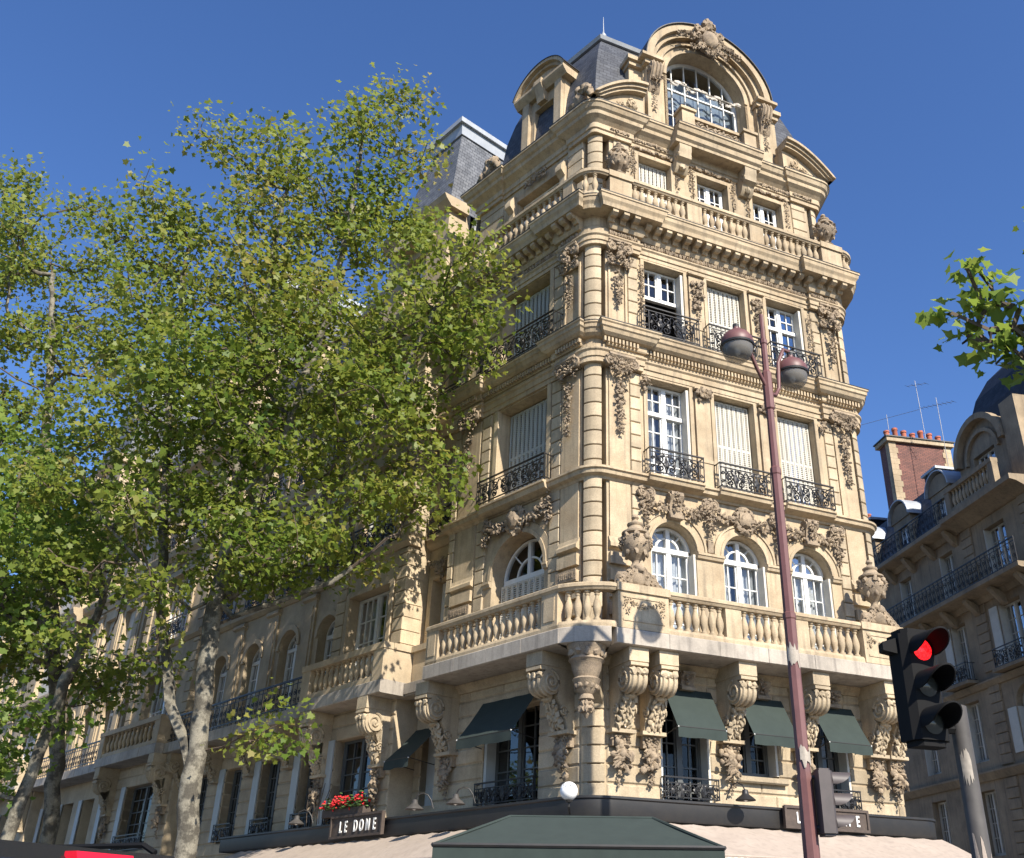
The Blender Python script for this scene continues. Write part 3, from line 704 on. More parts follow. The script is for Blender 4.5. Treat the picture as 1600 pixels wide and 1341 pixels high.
# ---- consoles and corner corbel
for uc, ww in ((.46, .42), (1.12, .42), (2.93, .42), (4.74, .42), (6.62, .42), (7.16, .38)): console(B, FR, uc, ww, 6.46, 5.05, .88)
for uc in (.72, 4.42): console(B, FL, uc, .46, 6.46, 5.05, .88)
cb = MB(); cc = corner(FL, FR, .48, .48)
cb.lathe((cc[0], cc[1], 0), [(0.017, 5.12), (0.076, 5.2), (0.126, 5.32), (0.084, 5.42), (0.151, 5.46), (0.118, 5.55), (0.185, 5.62), (0.252, 5.78), (0.277, 5.82), (0.218, 5.86), (0.277, 6.0), (0.302, 6.14), (0.353, 6.18), (0.302, 6.24), (0.336, 6.30), (0.386, 6.455)], 16)
TT = lambda a, b, c: (cc[0] + a, cc[1] + b, c)
for k in range(12):
    a = k * math.pi / 6
    for z, r, s in ((5.28, .11, .055), (5.38, .10, .045), (5.7, .20, .055), (6.3, .32, .065)): cb.blob(TT, (r * math.cos(a), r * math.sin(a), z), (s, s, s * 1.2), .25, 0)
cb.obj('corner_corbel', 'carved', B, smooth=45)
cb2 = MB(); q = corner(FL, FR, -.1, -.1); cb2.prism([(q[0] + .2, q[1], 5.5), (cc[0] + .18, cc[1] + .1, 6.0), (cc[0] - .18, cc[1] + .12, 6.0), (q[0] - .2, q[1], 5.5)], [(q[0] + .2, q[1], 6.45), (cc[0] + .18, cc[1] + .1, 6.45), (cc[0] - .18, cc[1] + .12, 6.45), (q[0] - .2, q[1], 6.45)]).obj('corbel_block', 'stone_block', B)
# ---- balcony slab in separate stones
sl = MB().sweep(pav(.6, .6, .6, 4.3, end=False), [(-.62, 6.50), (-.3, 6.50), (-.3, 6.74), (-.62, 6.74)]).obj('balcony_slab', 'slab', B)
pb = fillet([FL(2, 1.0, 0)[:2], corner(FL, FR, 1.0, 1.0), FR(2, 1.0, 0)[:2]], 1, .9, 8, .5)[1:-1]
pc = fillet([FR(5, 1.0, 0)[:2], corner(FR, F3, 1.0, 1.0), F3(2, 1.0, 0)[:2]], 1, .9, 8, .5)[1:-1]
SP = [(-1.0, 6.462), (-.03, 6.462), (0, 6.475), (0, 6.752), (-.025, 6.772), (-1.0, 6.772)]
MB().sweep(pb, SP).obj('slab_stone', 'slab', sl, smooth=30); MB().sweep(pc, SP).obj('slab_stone', 'slab', sl, smooth=30)
def slab_run(PB, T, u0, u1, n1, L=1.15, z0=6.462, z1=6.772, dep=1.0, mt='slab'):
    k = max(1, round((u1 - u0) / L))
    for i in range(k):
        a = u0 + (u1 - u0) * i / k + .004; b = u0 + (u1 - u0) * (i + 1) / k - .004; dn = rng.uniform(-.004, .004)
        MB().ex_nz(T, [(n1 - dep, z0), (n1 - .03 + dn, z0), (n1 + dn, z0 + .013), (n1 + dn, z1 - .02), (n1 - .025 + dn, z1), (n1 - dep, z1)], a, b).obj('slab_stone', mt, PB)
slab_run(sl, FL, -.07, 4.3, 1.0); slab_run(sl, FR, -.07, 6.86, 1.0)
# ---- arch-floor balustrade
PN = .87
bs = MB(); pth = pav(PN, PN, .80, 4.3, end=False, flat=.5)
bs.sweep(pth, [(-.14, 6.772), (.09, 6.772), (.09, 6.84), (.06, 6.90), (-.1, 6.90), (-.14, 6.84)])
bs.sweep(pth, [(-.12, 7.50), (.08, 7.50), (.11, 7.545), (.13, 7.56), (.13, 7.62), (.09, 7.65), (-.12, 7.65)])
for a, b in ((2.46, 2.84), (4.15, 4.52)): bs.box(FR, a, b, PN - .10, PN + .062, 6.9, 7.5)
for a, b in ((-.02, 1.10), (5.92, 7.02)):
    bs.box(FR, a, b, PN - .14, PN + .115, 6.776, 7.5); bs.box(FR, a - .03, b + .03, PN - .16, PN + .155, 7.5, 7.66)
    bs.box(FR, a + .1, b - .1, PN + .116, PN + .13, 6.92, 6.96); bs.box(FR, a + .1, b - .1, PN + .116, PN + .13, 7.38, 7.42)
    garland(bs, FR, swag(FR, a + .18, b - .18, 7.36, 7.36, .14, PN + .13, .05), .05, 36)
    for s in (a + .16, b - .16): garland(bs, FR, [(s, PN + .13, 7.4), (s, PN + .13, 7.1)], .05, 40)
for a, b in ((.02, .48), (3.88, 4.30)): bs.box(FL, a, b, PN - .12, PN + .09, 6.776, 7.5); bs.box(FL, a + .08, b - .08, PN + .091, PN + .105, 6.95, 7.42)
bso = bs.obj('balustrade', 'stone', B)
for a, b in ((1.12, 2.45), (2.86, 4.14), (4.54, 5.90)): balusters(bso, rowpts(FR, a, b, PN - .02, 7), 6.9, .6, .083)
balusters(bso, rowpts(FL, .52, 3.86, PN - .02, 15), 6.9, .6, .083)
pa = fillet([FL(2, PN - .02, 0)[:2], corner(FL, FR, PN - .02, PN - .02), FR(2, PN - .02, 0)[:2]], 1, .78, 20, .5)[1:-1]
balusters(bso, [pa[i] for i in (3, 7, 11, 15)], 6.9, .6, .083)
pa = fillet([FR(5, PN - .02, 0)[:2], corner(FR, F3, PN - .02, PN - .02), F3(2, PN - .02, 0)[:2]], 1, .78, 20, .5)[1:-1]
balusters(bso, [pa[i] for i in (5, 10, 15, 19)], 6.9, .6, .083)
for u in (.48, 6.52):
    s = MB(); T = FR
    for sg in (-1, 1):
        for k in range(5): volute(s, T, u + sg * (.10 + .085 * k), PN + .05, 7.96 - .055 * k - .02 * k, .10 - .006 * k, .03, -sg)
        s.blob(T, (u + sg * .25, PN - .05, 7.8), (.22, .14, .16), .15, 1)
    s.blob(T, (u, PN - .05, 7.85), (.2, .2, .25), .12, 1); s.blob(T, (u, PN + .1, 8.02), (.1, .07, .1), .2, 1)
    s.obj('shell_base', 'carved', B, smooth=50)
    urn(B, FR(u, PN - .06, 8.02), .94)
# ---- wall storeys of the front and of the boulevard flank
HWR = .565
walls = MB()
def addw(T, *a):
    m = wall(T, *a); walls.add(m.v, m.f)
addw(FR, .24, WR - .24, 6.77, 10.42, 0, .42, [(u - HWR, u + HWR, 6.79, 9.57, True) for u in UC])
addw(FR, .24, WR - .24, 10.42, 14.0, 0, .42, [(u - HWR, u + HWR, 10.54, 13.10) for u in UC])
addw(FR, .24, WR - .24, 14.0, 17.6, 0, .42, [(u - HWR, u + HWR, 14.18, 16.46) for u in UC])
addw(FR, .5, WR - .5, 17.6, 21.0, -.25, .42, [(u - .50, u + .50, 17.9, 20.18) for u in UC])
addw(FL, .36, 5.0, 6.77, 10.42, 0, .5, [(1.5, 3.3, 6.79, 9.62, True)])
addw(FL, .36, 5.0, 10.42, 14.0, 0, .5, [(1.5, 3.3, 10.54, 13.12)])
addw(FL, .36, 5.0, 14.0, 17.6, 0, .5, [(1.5, 3.3, 14.18, 16.5)])
addw(FL, .6, 5.0, 17.6, 21.0, -.25, .5, [(1.45, 3.35, 17.9, 20.0)])
walls.obj('wall', 'stone', B)
pier = MB().add([FL(.9, -.3, 6.8), FR(.6, -.3, 6.8), FR(.6, -.3, 17.6), FL(.9, -.3, 17.6)], [(0, 1, 2, 3)]).obj('corner_pier', 'stone', B)
for ap, ap4 in ((arc_of(.05, .34), arc_of(-.2, .34)), (arc2_of(.05, .34), arc2_of(-.2, .34))):
    for z0, z1 in ((6.77, 10.38), (10.38, 13.2), (14.1, 16.6)): round_blocks(pier, ap, z0, z1, (z1 - z0) / round((z1 - z0) / CR))
    round_blocks(pier, ap4, 17.7, 20.55, .356)
qp = MB().add([FR(.8, -.1, 6.8), FR(1.05, -.1, 6.8), FR(1.05, -.1, 16.5), FR(.8, -.1, 16.5)], [(0, 1, 2, 3)]).obj('quoin_strip', 'stone', B)
for T, a, b in ((FR, .84, 1.10), (FR, WR - 1.10, WR - .84), (FL, 1.02, 1.34), (FL, 3.58, 3.90)):
    for z0, z1 in ((6.77, 10.38), (10.55, 13.15), (14.12, 16.5)): blocks(qp, T, a, b, -.1, .045, z0, z1, (z1 - z0) / round((z1 - z0) / CR))
for T, a, b in ((FR, .62, 1.08), (FR, WR - 1.08, WR - .6), (FL, .62, 1.2), (FL, 3.9, 4.95)): blocks(qp, T, a, b, -.35, -.205, 17.7, 20.55, .356)
for z0, z1 in ((6.77, 10.38), (10.55, 13.15), (14.12, 16.5)): blocks(qp, FL, 4.80, 5.0, -.3, .05, z0, z1, .335)
# smooth panels beside the corner pier
for T, a, b in ((FR, .30, .80), (FR, WR - .80, WR - .30), (FL, .42, .98), (FL, 3.98, 4.72)):
    pn = MB(); pn.box(T, a, b, .001, .04, 9.0, 13.1)
    pn.ex_nz(T, [(.001, 8.72), (.12, 8.76), (.12, 8.84), (.07, 8.9), (.041, 8.999), (.001, 8.999)], a - .03, b + .03)
    for k in range(5): pn.box(T, a - .02, b + .02, .001, .10, 6.95 + k * .36, 7.2 + k * .36)
    for (x, y, z0, z1) in ((a, a + .05, 14.35, 16.2), (b - .05, b, 14.35, 16.2)): pn.box(T, x, y, .001, .05, z0, z1)
    pn.box(T, a, b, .001, .06, 14.25, 14.349); pn.box(T, a - .03, b + .03, .001, .08, 14.14, 14.249); pn.box(T, a + .05, b - .05, .001, .05, 16.1, 16.2)
    pn.obj('pilaster_panel', 'stone', B)
for T, a, b in ((FL, .42, .98), (FL, 3.98, 4.72)):           # carved name tablets on the boulevard side
    t = MB(); t.box(T, a - .02, b + .02, .101, .125, 8.06, 8.30); t.box(T, a + .03, b - .03, .1255, .128, 8.085, 8.275)
    x = a + .06; rr = random.Random(3)
    while x < b - .1: hgt = .14; t.box(T, x, x + .012, .128, .14, 8.11, 8.25); t.box(T, x + .012, x + .04, .128, .14, 8.11 + rr.choice((0, .06, .13)), 8.125 + rr.choice((0, .06, .12))); x += .062
    t.obj('carved_tablet', 'carved', B)
for T, uc in ((FR, .55), (FR, WR - .55), (FL, .70), (FL, 4.35)):
    capital(B, T, uc, .04, 13.42, .66, drop=1.45, style=0); capital(B, T, uc, .04, 16.72, .62, drop=1.0, style=1)
# ---- entablatures and cornices
e = MB()
e.sweep(pav(.0, .10, .42), [(-.2, 13.16), (.06, 13.16), (.06, 13.28), (.09, 13.29), (.09, 13.42), (.13, 13.46), (.13, 13.5), (.07, 13.52), (.07, 13.62), (-.2, 13.62)])
e.sweep(pav(.0, .12, .22, jog=(.31, .27)), [(-.2, 13.60), (.10, 13.60), (.12, 13.63), (.12, 13.76), (.22, 13.78), (.29, 13.84), (.32, 13.92), (.355, 13.95), (.36, 14.03), (.39, 14.06), (.39, 14.10), (-.2, 14.13)])
e.sweep(pav(.0, .10, .42), [(-.2, 16.52), (.05, 16.52), (.05, 16.62), (.08, 16.63), (.08, 16.74), (.12, 16.78), (.12, 16.82), (.06, 16.84), (.06, 17.02), (-.2, 17.02)])
e.sweep(pav(.0, .14, .26, jog=(.36, .36)), [(-.2, 17.0), (.10, 17.0), (.14, 17.08), (.14, 17.33), (.47, 17.335), (.49, 17.43), (.50, 17.45), (.545, 17.52), (.56, 17.61), (.585, 17.63), (.585, 17.68), (-.2, 17.72)])
e.sweep(pav(-.25, -.18, .12), [(-.2, 20.42), (.05, 20.42), (.05, 20.54), (.09, 20.56), (.09, 20.72), (.17, 20.8), (.27, 20.88), (.29, 20.98), (.35, 21.03), (.40, 21.14), (.43, 21.16), (.43, 21.22), (-.2, 21.27)])
e.obj('cornice', 'stone', B)
lead = MB()                                            # dark lead flashing on the ledges
lead.sweep(pav(.0, .12, .22, jog=(.31, .27)), [(-.1, 14.131), (.37, 14.102), (.40, 14.102), (.40, 14.118), (.37, 14.122), (-.1, 14.15)])
lead.sweep(pav(.0, .14, .26, jog=(.36, .36)), [(-.1, 17.722), (.57, 17.683), (.595, 17.683), (.595, 17.70), (.57, 17.705), (-.1, 17.74)])
lead.sweep(pav(-.25, -.18, .12), [(-.1, 21.272), (.42, 21.223), (.44, 21.223), (.44, 21.24), (.42, 21.245), (-.1, 21.29)])
lead.obj('lead_flashing', 'black', B)
dm = MB()
for T, a, b, n in ((FR, .05, 1.02, .12), (FR, 1.12, WR - 1.1, 0), (FR, WR - 1.06, WR - .05, .12), (FL, .15, 1.0, .12), (FL, 1.1, 3.92, 0), (FL, 3.97, 4.98, .12)):
    dentils(dm, T, a, b, n + .121, n + .20, 13.64, 13.755, .05, .094)
dm.obj('dentil_course', 'stone', B, kind='stuff')
md = MB()
for T, a, b, n in ((FR, .1, 1.02, .14), (FR, 1.12, WR - 1.1, 0), (FR, WR - 1.06, WR - .05, .14), (FL, .15, 1.0, .14), (FL, 1.1, 3.92, 0), (FL, 3.97, 4.98, .14)):
    u = a + .06; k = max(2, round((b - a) / .29)); pt = (b - a) / k
    for i in range(k):
        u = a + pt * (i + .5)
        MB().ex_nz(T, [(n + .141, 17.328), (n + .44, 17.328), (n + .44, 17.25), (n + .36, 17.19), (n + .25, 17.20), (n + .20, 17.12), (n + .141, 17.12)], u - .075, u + .075).obj('modillion', 'stone', B)
fz = MB()                                              # carved leaf friezes
for T, a, b, n in ((FR, .28, 1.04, .10), (FR, 1.12, WR - 1.1, 0), (FR, WR - 1.06, WR - .2, .10), (FL, .4, 1.0, .1), (FL, 1.1, 3.9, 0), (FL, 4.0, 4.95, .1)):
    u = a
    while u < b:
        fz.blob(T, (u, n + .07, 16.93), (.035, .05, .075), .3, 0); fz.blob(T, (u + .03, n + .065, 16.90), (.025, .04, .05), .3, 0); u += .062
for T, a, b, n in ((FR, .5, 1.04, -.18), (FR, 1.12, 2.3, -.25), (FR, 5.1, WR - 1.1, -.25), (FR, WR - 1.06, WR - .4, -.18)):
    u = a
    while u < b: fz.blob(T, (u, n + .1, 20.64), (.05, .04, .06), .35, 0); u += .07
for uc in UC:
    for k in range(26): u = uc - .62 + 1.24 * k / 25; fz.blob(FR, (u, -.2, 20.42 + .03 * math.sin(k)), (.04, .05, .05), .35, 0)
    for s in (-1, 1): garland(fz, FR, [(uc + s * .68, -.2, 20.4), (uc + s * .66, -.2, 19.4)], .07, 26)
garland(fz, FL, [(2.0, -.18, 20.25), (2.4, -.16, 20.32), (2.8, -.18, 20.25)], .12, 40)
fz.obj('carved_frieze', 'carved', B, smooth=50, kind='stuff')
# ---- sill course of the second floor, with a step under each window
sc_ = MB().sweep(pav(.02, .02, .40), [(-.2, 10.28), (.03, 10.28), (.06, 10.33), (.16, 10.37), (.18, 10.45), (.22, 10.47), (.22, 10.52), (-.2, 10.54)])
for uc in UC: sc_.ex_nz(FR, [(.1, 10.33), (.27, 10.39), (.30, 10.47), (.33, 10.48), (.33, 10.53), (.1, 10.545)], uc - .70, uc + .70)
sc_.ex_nz(FL, [(.1, 10.30), (.27, 10.36), (.30, 10.47), (.34, 10.48), (.34, 10.53), (.1, 10.545)], 1.25, 3.6)
sc_.obj('sill_course', 'stone', B)
# ---- window surrounds, pilasters
def sur(m): m.obj('window_surround', 'stone', B, smooth=35)
for uc in UC:
    ar = MB(); arch_ring(ar, FR, uc, 9.005, HWR + .01, HWR + .08, .001, .05); arch_ring(ar, FR, uc, 9.005, HWR + .081, HWR + .20, .001, .03); arch_ring(ar, FR, uc, 9.005, HWR + .201, HWR + .25, .001, .06); sur(ar)
def imp(T, a, b, dz=0): MB().ex_nz(T, [(.001, 8.84 + dz), (.05, 8.86 + dz), (.07, 8.92 + dz), (.09, 8.93 + dz), (.09, 8.985 + dz), (.001, 8.999 + dz)], a, b).obj('impost', 'stone', B)
for a, b in ((1.12, UC[0] - HWR - .005), (UC[0] + HWR + .005, UC[1] - HWR - .005), (UC[1] + HWR + .005, UC[2] - HWR - .005), (UC[2] + HWR + .005, WR - 1.12)): imp(FR, a, b)
ar = MB(); arch_ring(ar, FL, 2.4, 8.72, .91, 1.0, .001, .06); arch_ring(ar, FL, 2.4, 8.72, 1.001, 1.16, .001, .035); sur(ar)
for a, b in ((1.36, 1.495), (3.305, 3.56)): imp(FL, a, b, -.285)
for z0, z1 in ((10.55, 13.10), (14.18, 16.46)):
    for uc in UC:
        ar = MB()
        for q in (-1, 1): a = uc + q * HWR; ar.box(FR, min(a + q * .004, a + q * .1), max(a + q * .004, a + q * .1), .001, .045, z0, z1 + .05)
        ar.box(FR, uc - HWR - .004, uc + HWR + .004, .001, .045, z1 + .004, z1 + .05); sur(ar)
    for a, b in ((UC[0] + HWR + .14, UC[1] - HWR - .14), (UC[1] + HWR + .14, UC[2] - HWR - .14)):
        ar = MB(); ar.box(FR, a, b, .001, .07, z0, z1 - .05); ar.ex_nz(FR, [(.001, z1 - .05), (.14, z1 - .02), (.14, z1 + .03), (.001, z1 + .05)], a - .04, b + .04)
        ar.box(FR, a - .02, b + .02, .0705, .09, z0 + .64, z0 + .72); ar.obj('window_pilaster', 'stone', B)
    for x in (1.5, 3.3):
        q = -1 if x < 2 else 1; MB().box(FL, min(x + q * .004, x + q * .14), max(x + q * .004, x + q * .14), .001, .05, z0, z1 + .05).obj('window_jamb', 'stone', B)
for uc in UC:
    ar = MB()
    for q in (-1, 1): a = uc + q * .50; ar.box(FR, min(a + q * .004, a + q * .12), max(a + q * .004, a + q * .12), -.249, -.20, 17.75, 20.3)
    ar.box(FR, uc - .50, uc + .50, -.249, -.20, 20.184, 20.3); sur(ar)
for x in (1.45, 3.35):
    ar = MB(); q = -1 if x < 2 else 1; ar.box(FL, min(x + q * .004, x + q * .2), max(x + q * .004, x + q * .2), -.249, -.15, 17.75, 20.2)
    ar.ex_nz(FL, [(-.149, 18.5), (-.02, 18.62), (-.02, 18.7), (-.149, 18.75)], x + q * .1 - .12, x + q * .1 + .12); ar.ex_nz(FL, [(-.149, 19.6), (.0, 19.75), (.0, 19.9), (-.149, 20.19)], x + q * .1 - .12, x + q * .1 + .12); sur(ar)
for a in (UC[0] + HWR + .345, UC[1] + HWR + .345):
    garland(MB(), FR, [(a - .16, .12, 12.98), (a + .16, .12, 12.98)], .13, 90).obj('pilaster_capital', 'carved', B, smooth=50)
    orn = MB(); garland(orn, FR, [(a, .12, 16.2), (a, .1, 15.4)], .12, 44); volute(orn, FR, a - .1, .12, 16.15, .08, .025, 1); volute(orn, FR, a + .1, .12, 16.15, .08, .025, -1)
    garland(orn, FR, [(a, .1, 15.42), (a, .1, 15.0)], .06, 30); orn.obj('carved_drop', 'carved', B, smooth=50)
for a in (1.19, WR - 1.19):
    garland(MB(), FR, [(a, .08, 16.3), (a, .07, 14.9)], .07, 34).obj('carved_drop', 'carved', B, smooth=50); garland(MB(), FR, [(a, .1, 13.05), (a, .1, 12.8)], .1, 60).obj('pilaster_capital', 'carved', B, smooth=50)
# garlands and keystones above the arched windows
def gob(m, name='garland'): m.obj(name, 'carved', B, smooth=50)
for i, uc in enumerate(UC):
    for q in (-1, 1): gob(garland(MB(), FR, swag(FR, uc + q * .16, uc + q * .80, 9.98, 10.06, .20, .1, .1), (.075, .125), 46))
    if i == 1:
        gl = MB(); gl.blob(FR, (uc, .14, 9.92), (.17, .12, .2), .1, 2)
        for k in range(14): a = k / 14 * 6.28; gl.blob(FR, (uc + .22 * math.cos(a), .1, 9.92 + .26 * math.sin(a)), (.08, .07, .08), .3, 1)
        gob(gl, 'carved_mask')
for i, u in enumerate((1.14, 2.77, 4.59, 6.30)):
    gl = MB(); garland(gl, FR, [(u, .1, 10.2), (u, .1, 9.55)], .11, 44); volute(gl, FR, u - .09, .14, 10.12, .12, .035, 1); volute(gl, FR, u + .09, .14, 10.12, .12, .035, -1)
    garland(gl, FR, [(u, .08, 9.55), (u, .07, 9.3)], .07, 44)
    if i in (1, 2): gl.ex_nz(FR, [(.001, 9.0), (.06, 9.02), (.08, 9.28), (.001, 9.3)], u - .07, u + .07)
    gob(gl, 'carved_drop')
for q in (-1, 1):
    gob(garland(MB(), FL, swag(FL, 2.4 + q * .2, 2.4 + q * 1.05, 10.0, 10.15, .22, .1, .1), (.08, .14), 60)); gob(garland(MB(), FL, [(2.4 + q * 1.08, .1, 10.2), (2.4 + q * 1.1, .08, 9.6)], .10, 70), 'carved_drop')
gl = MB(); gl.blob(FL, (2.4, .16, 9.92), (.18, .13, .22), .1, 2)
for k in range(12): a = k / 12 * 6.28; gl.blob(FL, (2.4 + .24 * math.cos(a), .12, 9.92 + .28 * math.sin(a)), (.09, .07, .09), .3, 1)
gob(gl, 'carved_mask')
for uc in (UC[0], UC[2]): keystone(B, FR, uc, .02, 9.66, 10.22, .38)
# ---- windows, shutters, guards of the upper floors
for uc in UC:
    window(B, FR, uc, 2 * HWR - .02, 6.82, 9.55, -.30, None, (4,), 2, True, curtain=2 if uc != UC[1] else 1)
    MB().box(FR, uc + HWR - .06, uc + HWR - .004, -.26, -.03, 6.85, 8.95).obj('folded_shutter', 'shutter', B)
    MB().box(FR, uc - HWR + .004, uc - HWR + .05, -.26, -.05, 6.85, 8.95).obj('folded_shutter', 'shutter', B)
window(B, FR, UC[0], 2 * HWR - .02, 10.58, 13.08, -.28, 12.32, (4, 2), 2, curtain=1)
MB().box(FR, UC[0] + HWR - .07, UC[0] + HWR - .004, -.24, .0, 10.6, 13.05).obj('folded_shutter', 'shutter', B)
for uc in UC[1:]: shutters(B, FR, uc - HWR + .02, uc + HWR - .02, 10.58, 13.07, -.20)
window(B, FR, UC[0], 2 * HWR - .02, 15.55, 16.44, -.28, None, (2,), 2)
MB().box(FR, UC[0] + HWR - .07, UC[0] + HWR - .004, -.24, .0, 14.2, 16.4).obj('folded_shutter', 'shutter', B)
MB().box(FR, UC[2] + HWR - .07, UC[2] + HWR - .004, -.24, .0, 14.2, 16.4).obj('folded_shutter', 'shutter', B)
window(B, FR, UC[2], 2 * HWR - .02, 14.22, 16.44, -.28, 15.75, (3, 2), 2)
shutters(B, FR, UC[1] - HWR + .02, UC[1] + HWR - .02, 14.22, 16.43, -.20)
for uc in UC: railing(B, FR, uc - .70, uc + .70, .30, 10.545, 11.18, .29); railing(B, FR, uc - .78, uc + .76, .34, 14.15, 14.90, .33)
shutters(B, FR, UC[0] - .48, UC[0] + .48, 17.92, 20.16, -.46)
for uc in UC[1:]: window(B, FR, uc, .98, 17.92, 20.16, -.52, None, (5,), 2, curtain=0)
for z0, z1 in ((10.6, 13.08), (14.24, 16.46)): shutters(B, FL, 1.54, 3.26, z0, z1, -.34, 11, 'greyshutter')
railing(B, FL, 1.22, 3.62, .33, 10.545, 11.18, .32); railing(B, FL, .98, 3.90, .36, 14.15, 14.92, .35)
window(B, FL, 2.4, 1.76, 6.82, 9.58, -.40, None, (3,), 2, True, fr=.05); shutters(B, FL, 1.54, 3.26, 6.82, 8.62, -.28, 9, 'shutter')
window(B, FL, 2.4, 1.86, 17.92, 19.98, -.55, None, (4,), 3)
# ---- attic balustrade
PN4 = .40
bs = MB(); pth = pav(PN4, PN4, .5, 5.0, end=True)
bs.sweep(pth, [(-.12, 17.72), (.07, 17.70), (.07, 17.80), (.05, 17.86), (-.09, 17.86), (-.12, 17.8)])
bs.sweep(pth, [(-.11, 18.42), (.06, 18.42), (.09, 18.46), (.11, 18.47), (.11, 18.55), (.08, 18.585), (-.11, 18.585)])
for a, b in ((.14, .76), (WR - .80, WR - .12)): bs.box(FR, a, b, PN4 - .13, PN4 + .085, 17.74, 18.42); bs.box(FR, a - .03, b + .03, PN4 - .15, PN4 + .13, 18.42, 18.60)
for a, b in ((2.40, 2.84), (4.32, 4.76)): bs.box(FR, a, b, PN4 - .09, PN4 + .05, 17.87, 18.42)
for a, b in ((.28, .62), (4.6, 5.0)): bs.box(FL, a, b, PN4 - .1, PN4 + .07, 17.74, 18.42)
bso4 = bs.obj('attic_balustrade', 'stone', B)
for a, b, k in ((.80, 2.38, 8), (2.86, 4.30, 7), (4.78, 6.62, 9)): balusters(bso4, rowpts(FR, a, b, PN4 - .02, k), 17.86, .56, .082)
balusters(bso4, rowpts(FL, .66, 4.56, PN4 - .02, 18), 17.86, .56, .082)
pa = fillet([FL(2, PN4 - .02, 0)[:2], corner(FL, FR, PN4 - .02, PN4 - .02), FR(2, PN4 - .02, 0)[:2]], 1, .48, 20)[1:-1]
balusters(bso4, [pa[i] for i in (6, 14)], 17.86, .56, .082)
pa = fillet([FR(5, PN4 - .02, 0)[:2], corner(FR, F3, PN4 - .02, PN4 - .02), F3(2, PN4 - .02, 0)[:2]], 1, .48, 20)[1:-1]
balusters(bso4, [pa[i] for i in (4, 12, 18)], 17.86, .56, .082)
for u in (.46, WR - .47): urn(B, FR(u, PN4 - .04, 18.60), .90)
# ---- top cornice break, gable with the great arched window
FG = FR.off(0, -.20); GC = 3.68; GZ = 23.70
g = MB()
gw = MB(); RO, RI = 2.10, 1.34
def gable_wall(n1, thick):
    N = 28; m = MB()
    outer = [(GC - RO, 21.25)] + [(GC - RO * math.cos(math.pi * k / N), GZ + RO * math.sin(math.pi * k / N)) for k in range(N + 1)] + [(GC + RO, 21.25)]
    inner = [(GC - RI, 21.25)] + [(GC - RI * math.cos(math.pi * k / N), GZ - .06 + RI * math.sin(math.pi * k / N)) for k in range(N + 1)] + [(GC + RI, 21.25)]
    for i in range(len(outer) - 1):
        m.add([FG(*(outer[i][0], n1, outer[i][1])), FG(outer[i + 1][0], n1, outer[i + 1][1]), FG(inner[i + 1][0], n1, inner[i + 1][1]), FG(inner[i][0], n1, inner[i][1])], [(0, 1, 2, 3)])
        for pl in (outer, inner): m.add([FG(pl[i][0], n1, pl[i][1]), FG(pl[i + 1][0], n1, pl[i + 1][1]), FG(pl[i + 1][0], n1 - thick, pl[i + 1][1]), FG(pl[i][0], n1 - thick, pl[i][1])], [(0, 1, 2, 3)])
    return m
gw = gable_wall(0, 2.2); gw.obj('gable', 'stone', B, smooth=30)
for ra, rb, n1 in ((1.345, 1.45, .05), (1.55, 1.62, .07), (1.78, 1.92, .15), (1.92, 2.14, .30)): arch_ring(g, FG, GC, GZ - (.06 if rb < 1.6 else .0), ra, rb - .002, .001, n1, 0, 180, 30)
for s in (-1, 1):
    uo = GC + s * 2.0
    g.box(FG, min(GC + s * 1.62, GC + s * 2.16), max(GC + s * 1.62, GC + s * 2.16), .001, .26, GZ - .16, GZ - .002)         # impost cornice
    g.box(FG, min(GC + s * 1.60, GC + s * 2.30), max(GC + s * 1.60, GC + s * 2.30), .001, .38, GZ - .002, GZ + .10)
    g.box(FG, min(GC + s * 1.66, GC + s * 2.06), max(GC + s * 1.66, GC + s * 2.06), .001, .16, 21.3, GZ - .162)
    a, b = sorted((GC + s * 2.101, GC + s * 2.50)); g.box(FG, a, b, -1.2, -.1, 21.3, GZ - .2); g.box(FG, a - .05, b + .05, -1.3, .02, GZ - .2, GZ - .05); g.box(FG, a - .12, b + .12, -1.4, .10, GZ - .05, GZ + .10)
    for k in range(2): g.box(FG, min(GC + s * 1.345, GC + s * 1.42), max(GC + s * 1.345, GC + s * 1.42), .001, .05, 21.3, GZ - .13)
g.obj('gable_moulding', 'stone', B, smooth=35)
gl2 = MB()                                              # lead along the gable crown
N = 30
for k in range(N):
    a0, a1 = math.pi * k / N, math.pi * (k + 1) / N
    q = [(GC + r * math.cos(a), GZ + r * math.sin(a)) for a, r in ((a0, 2.142), (a0, 2.17), (a1, 2.17), (a1, 2.142))]
    gl2.prism([FG(u, -.6, z) for u, z in q], [FG(u, .36, z) for u, z in q])
gl2.obj('gable_flashing', 'black', B)
ct = MB()                                               # cartouche on the crown
ct.blob(FG, (GC, .42, 25.28), (.27, .16, .34), .04, 2); ct.blob(FG, (GC, .3, 25.85), (.24, .2, .2), .12, 2); ct.blob(FG, (GC, .34, 26.1), (.16, .12, .16), .2, 1)
for k in range(20):
    a = k / 20 * 6.28; ct.blob(FG, (GC + .36 * math.cos(a), .36, 25.3 + .45 * math.sin(a)), (.09, .09, .1), .3, 1)
for s in (-1, 1):
    volute(ct, FG, GC + s * .36, .4, 25.62, .14, .05, -s); volute(ct, FG, GC + s * .3, .4, 24.95, .12, .045, s); garland(ct, FG, [(GC + s * .35, .38, 25.25), (GC + s * .7, .34, 25.2), (GC + s * 1.02, .3, 25.12)], (.10, .16), 34)
    garland(ct, FG, [(GC + s * .25, .36, 24.9), (GC + s * .6, .3, 24.85)], .1, 44); ct.blob(FG, (GC + s * .17, .42, 25.9), (.08, .1, .12), .2, 1)
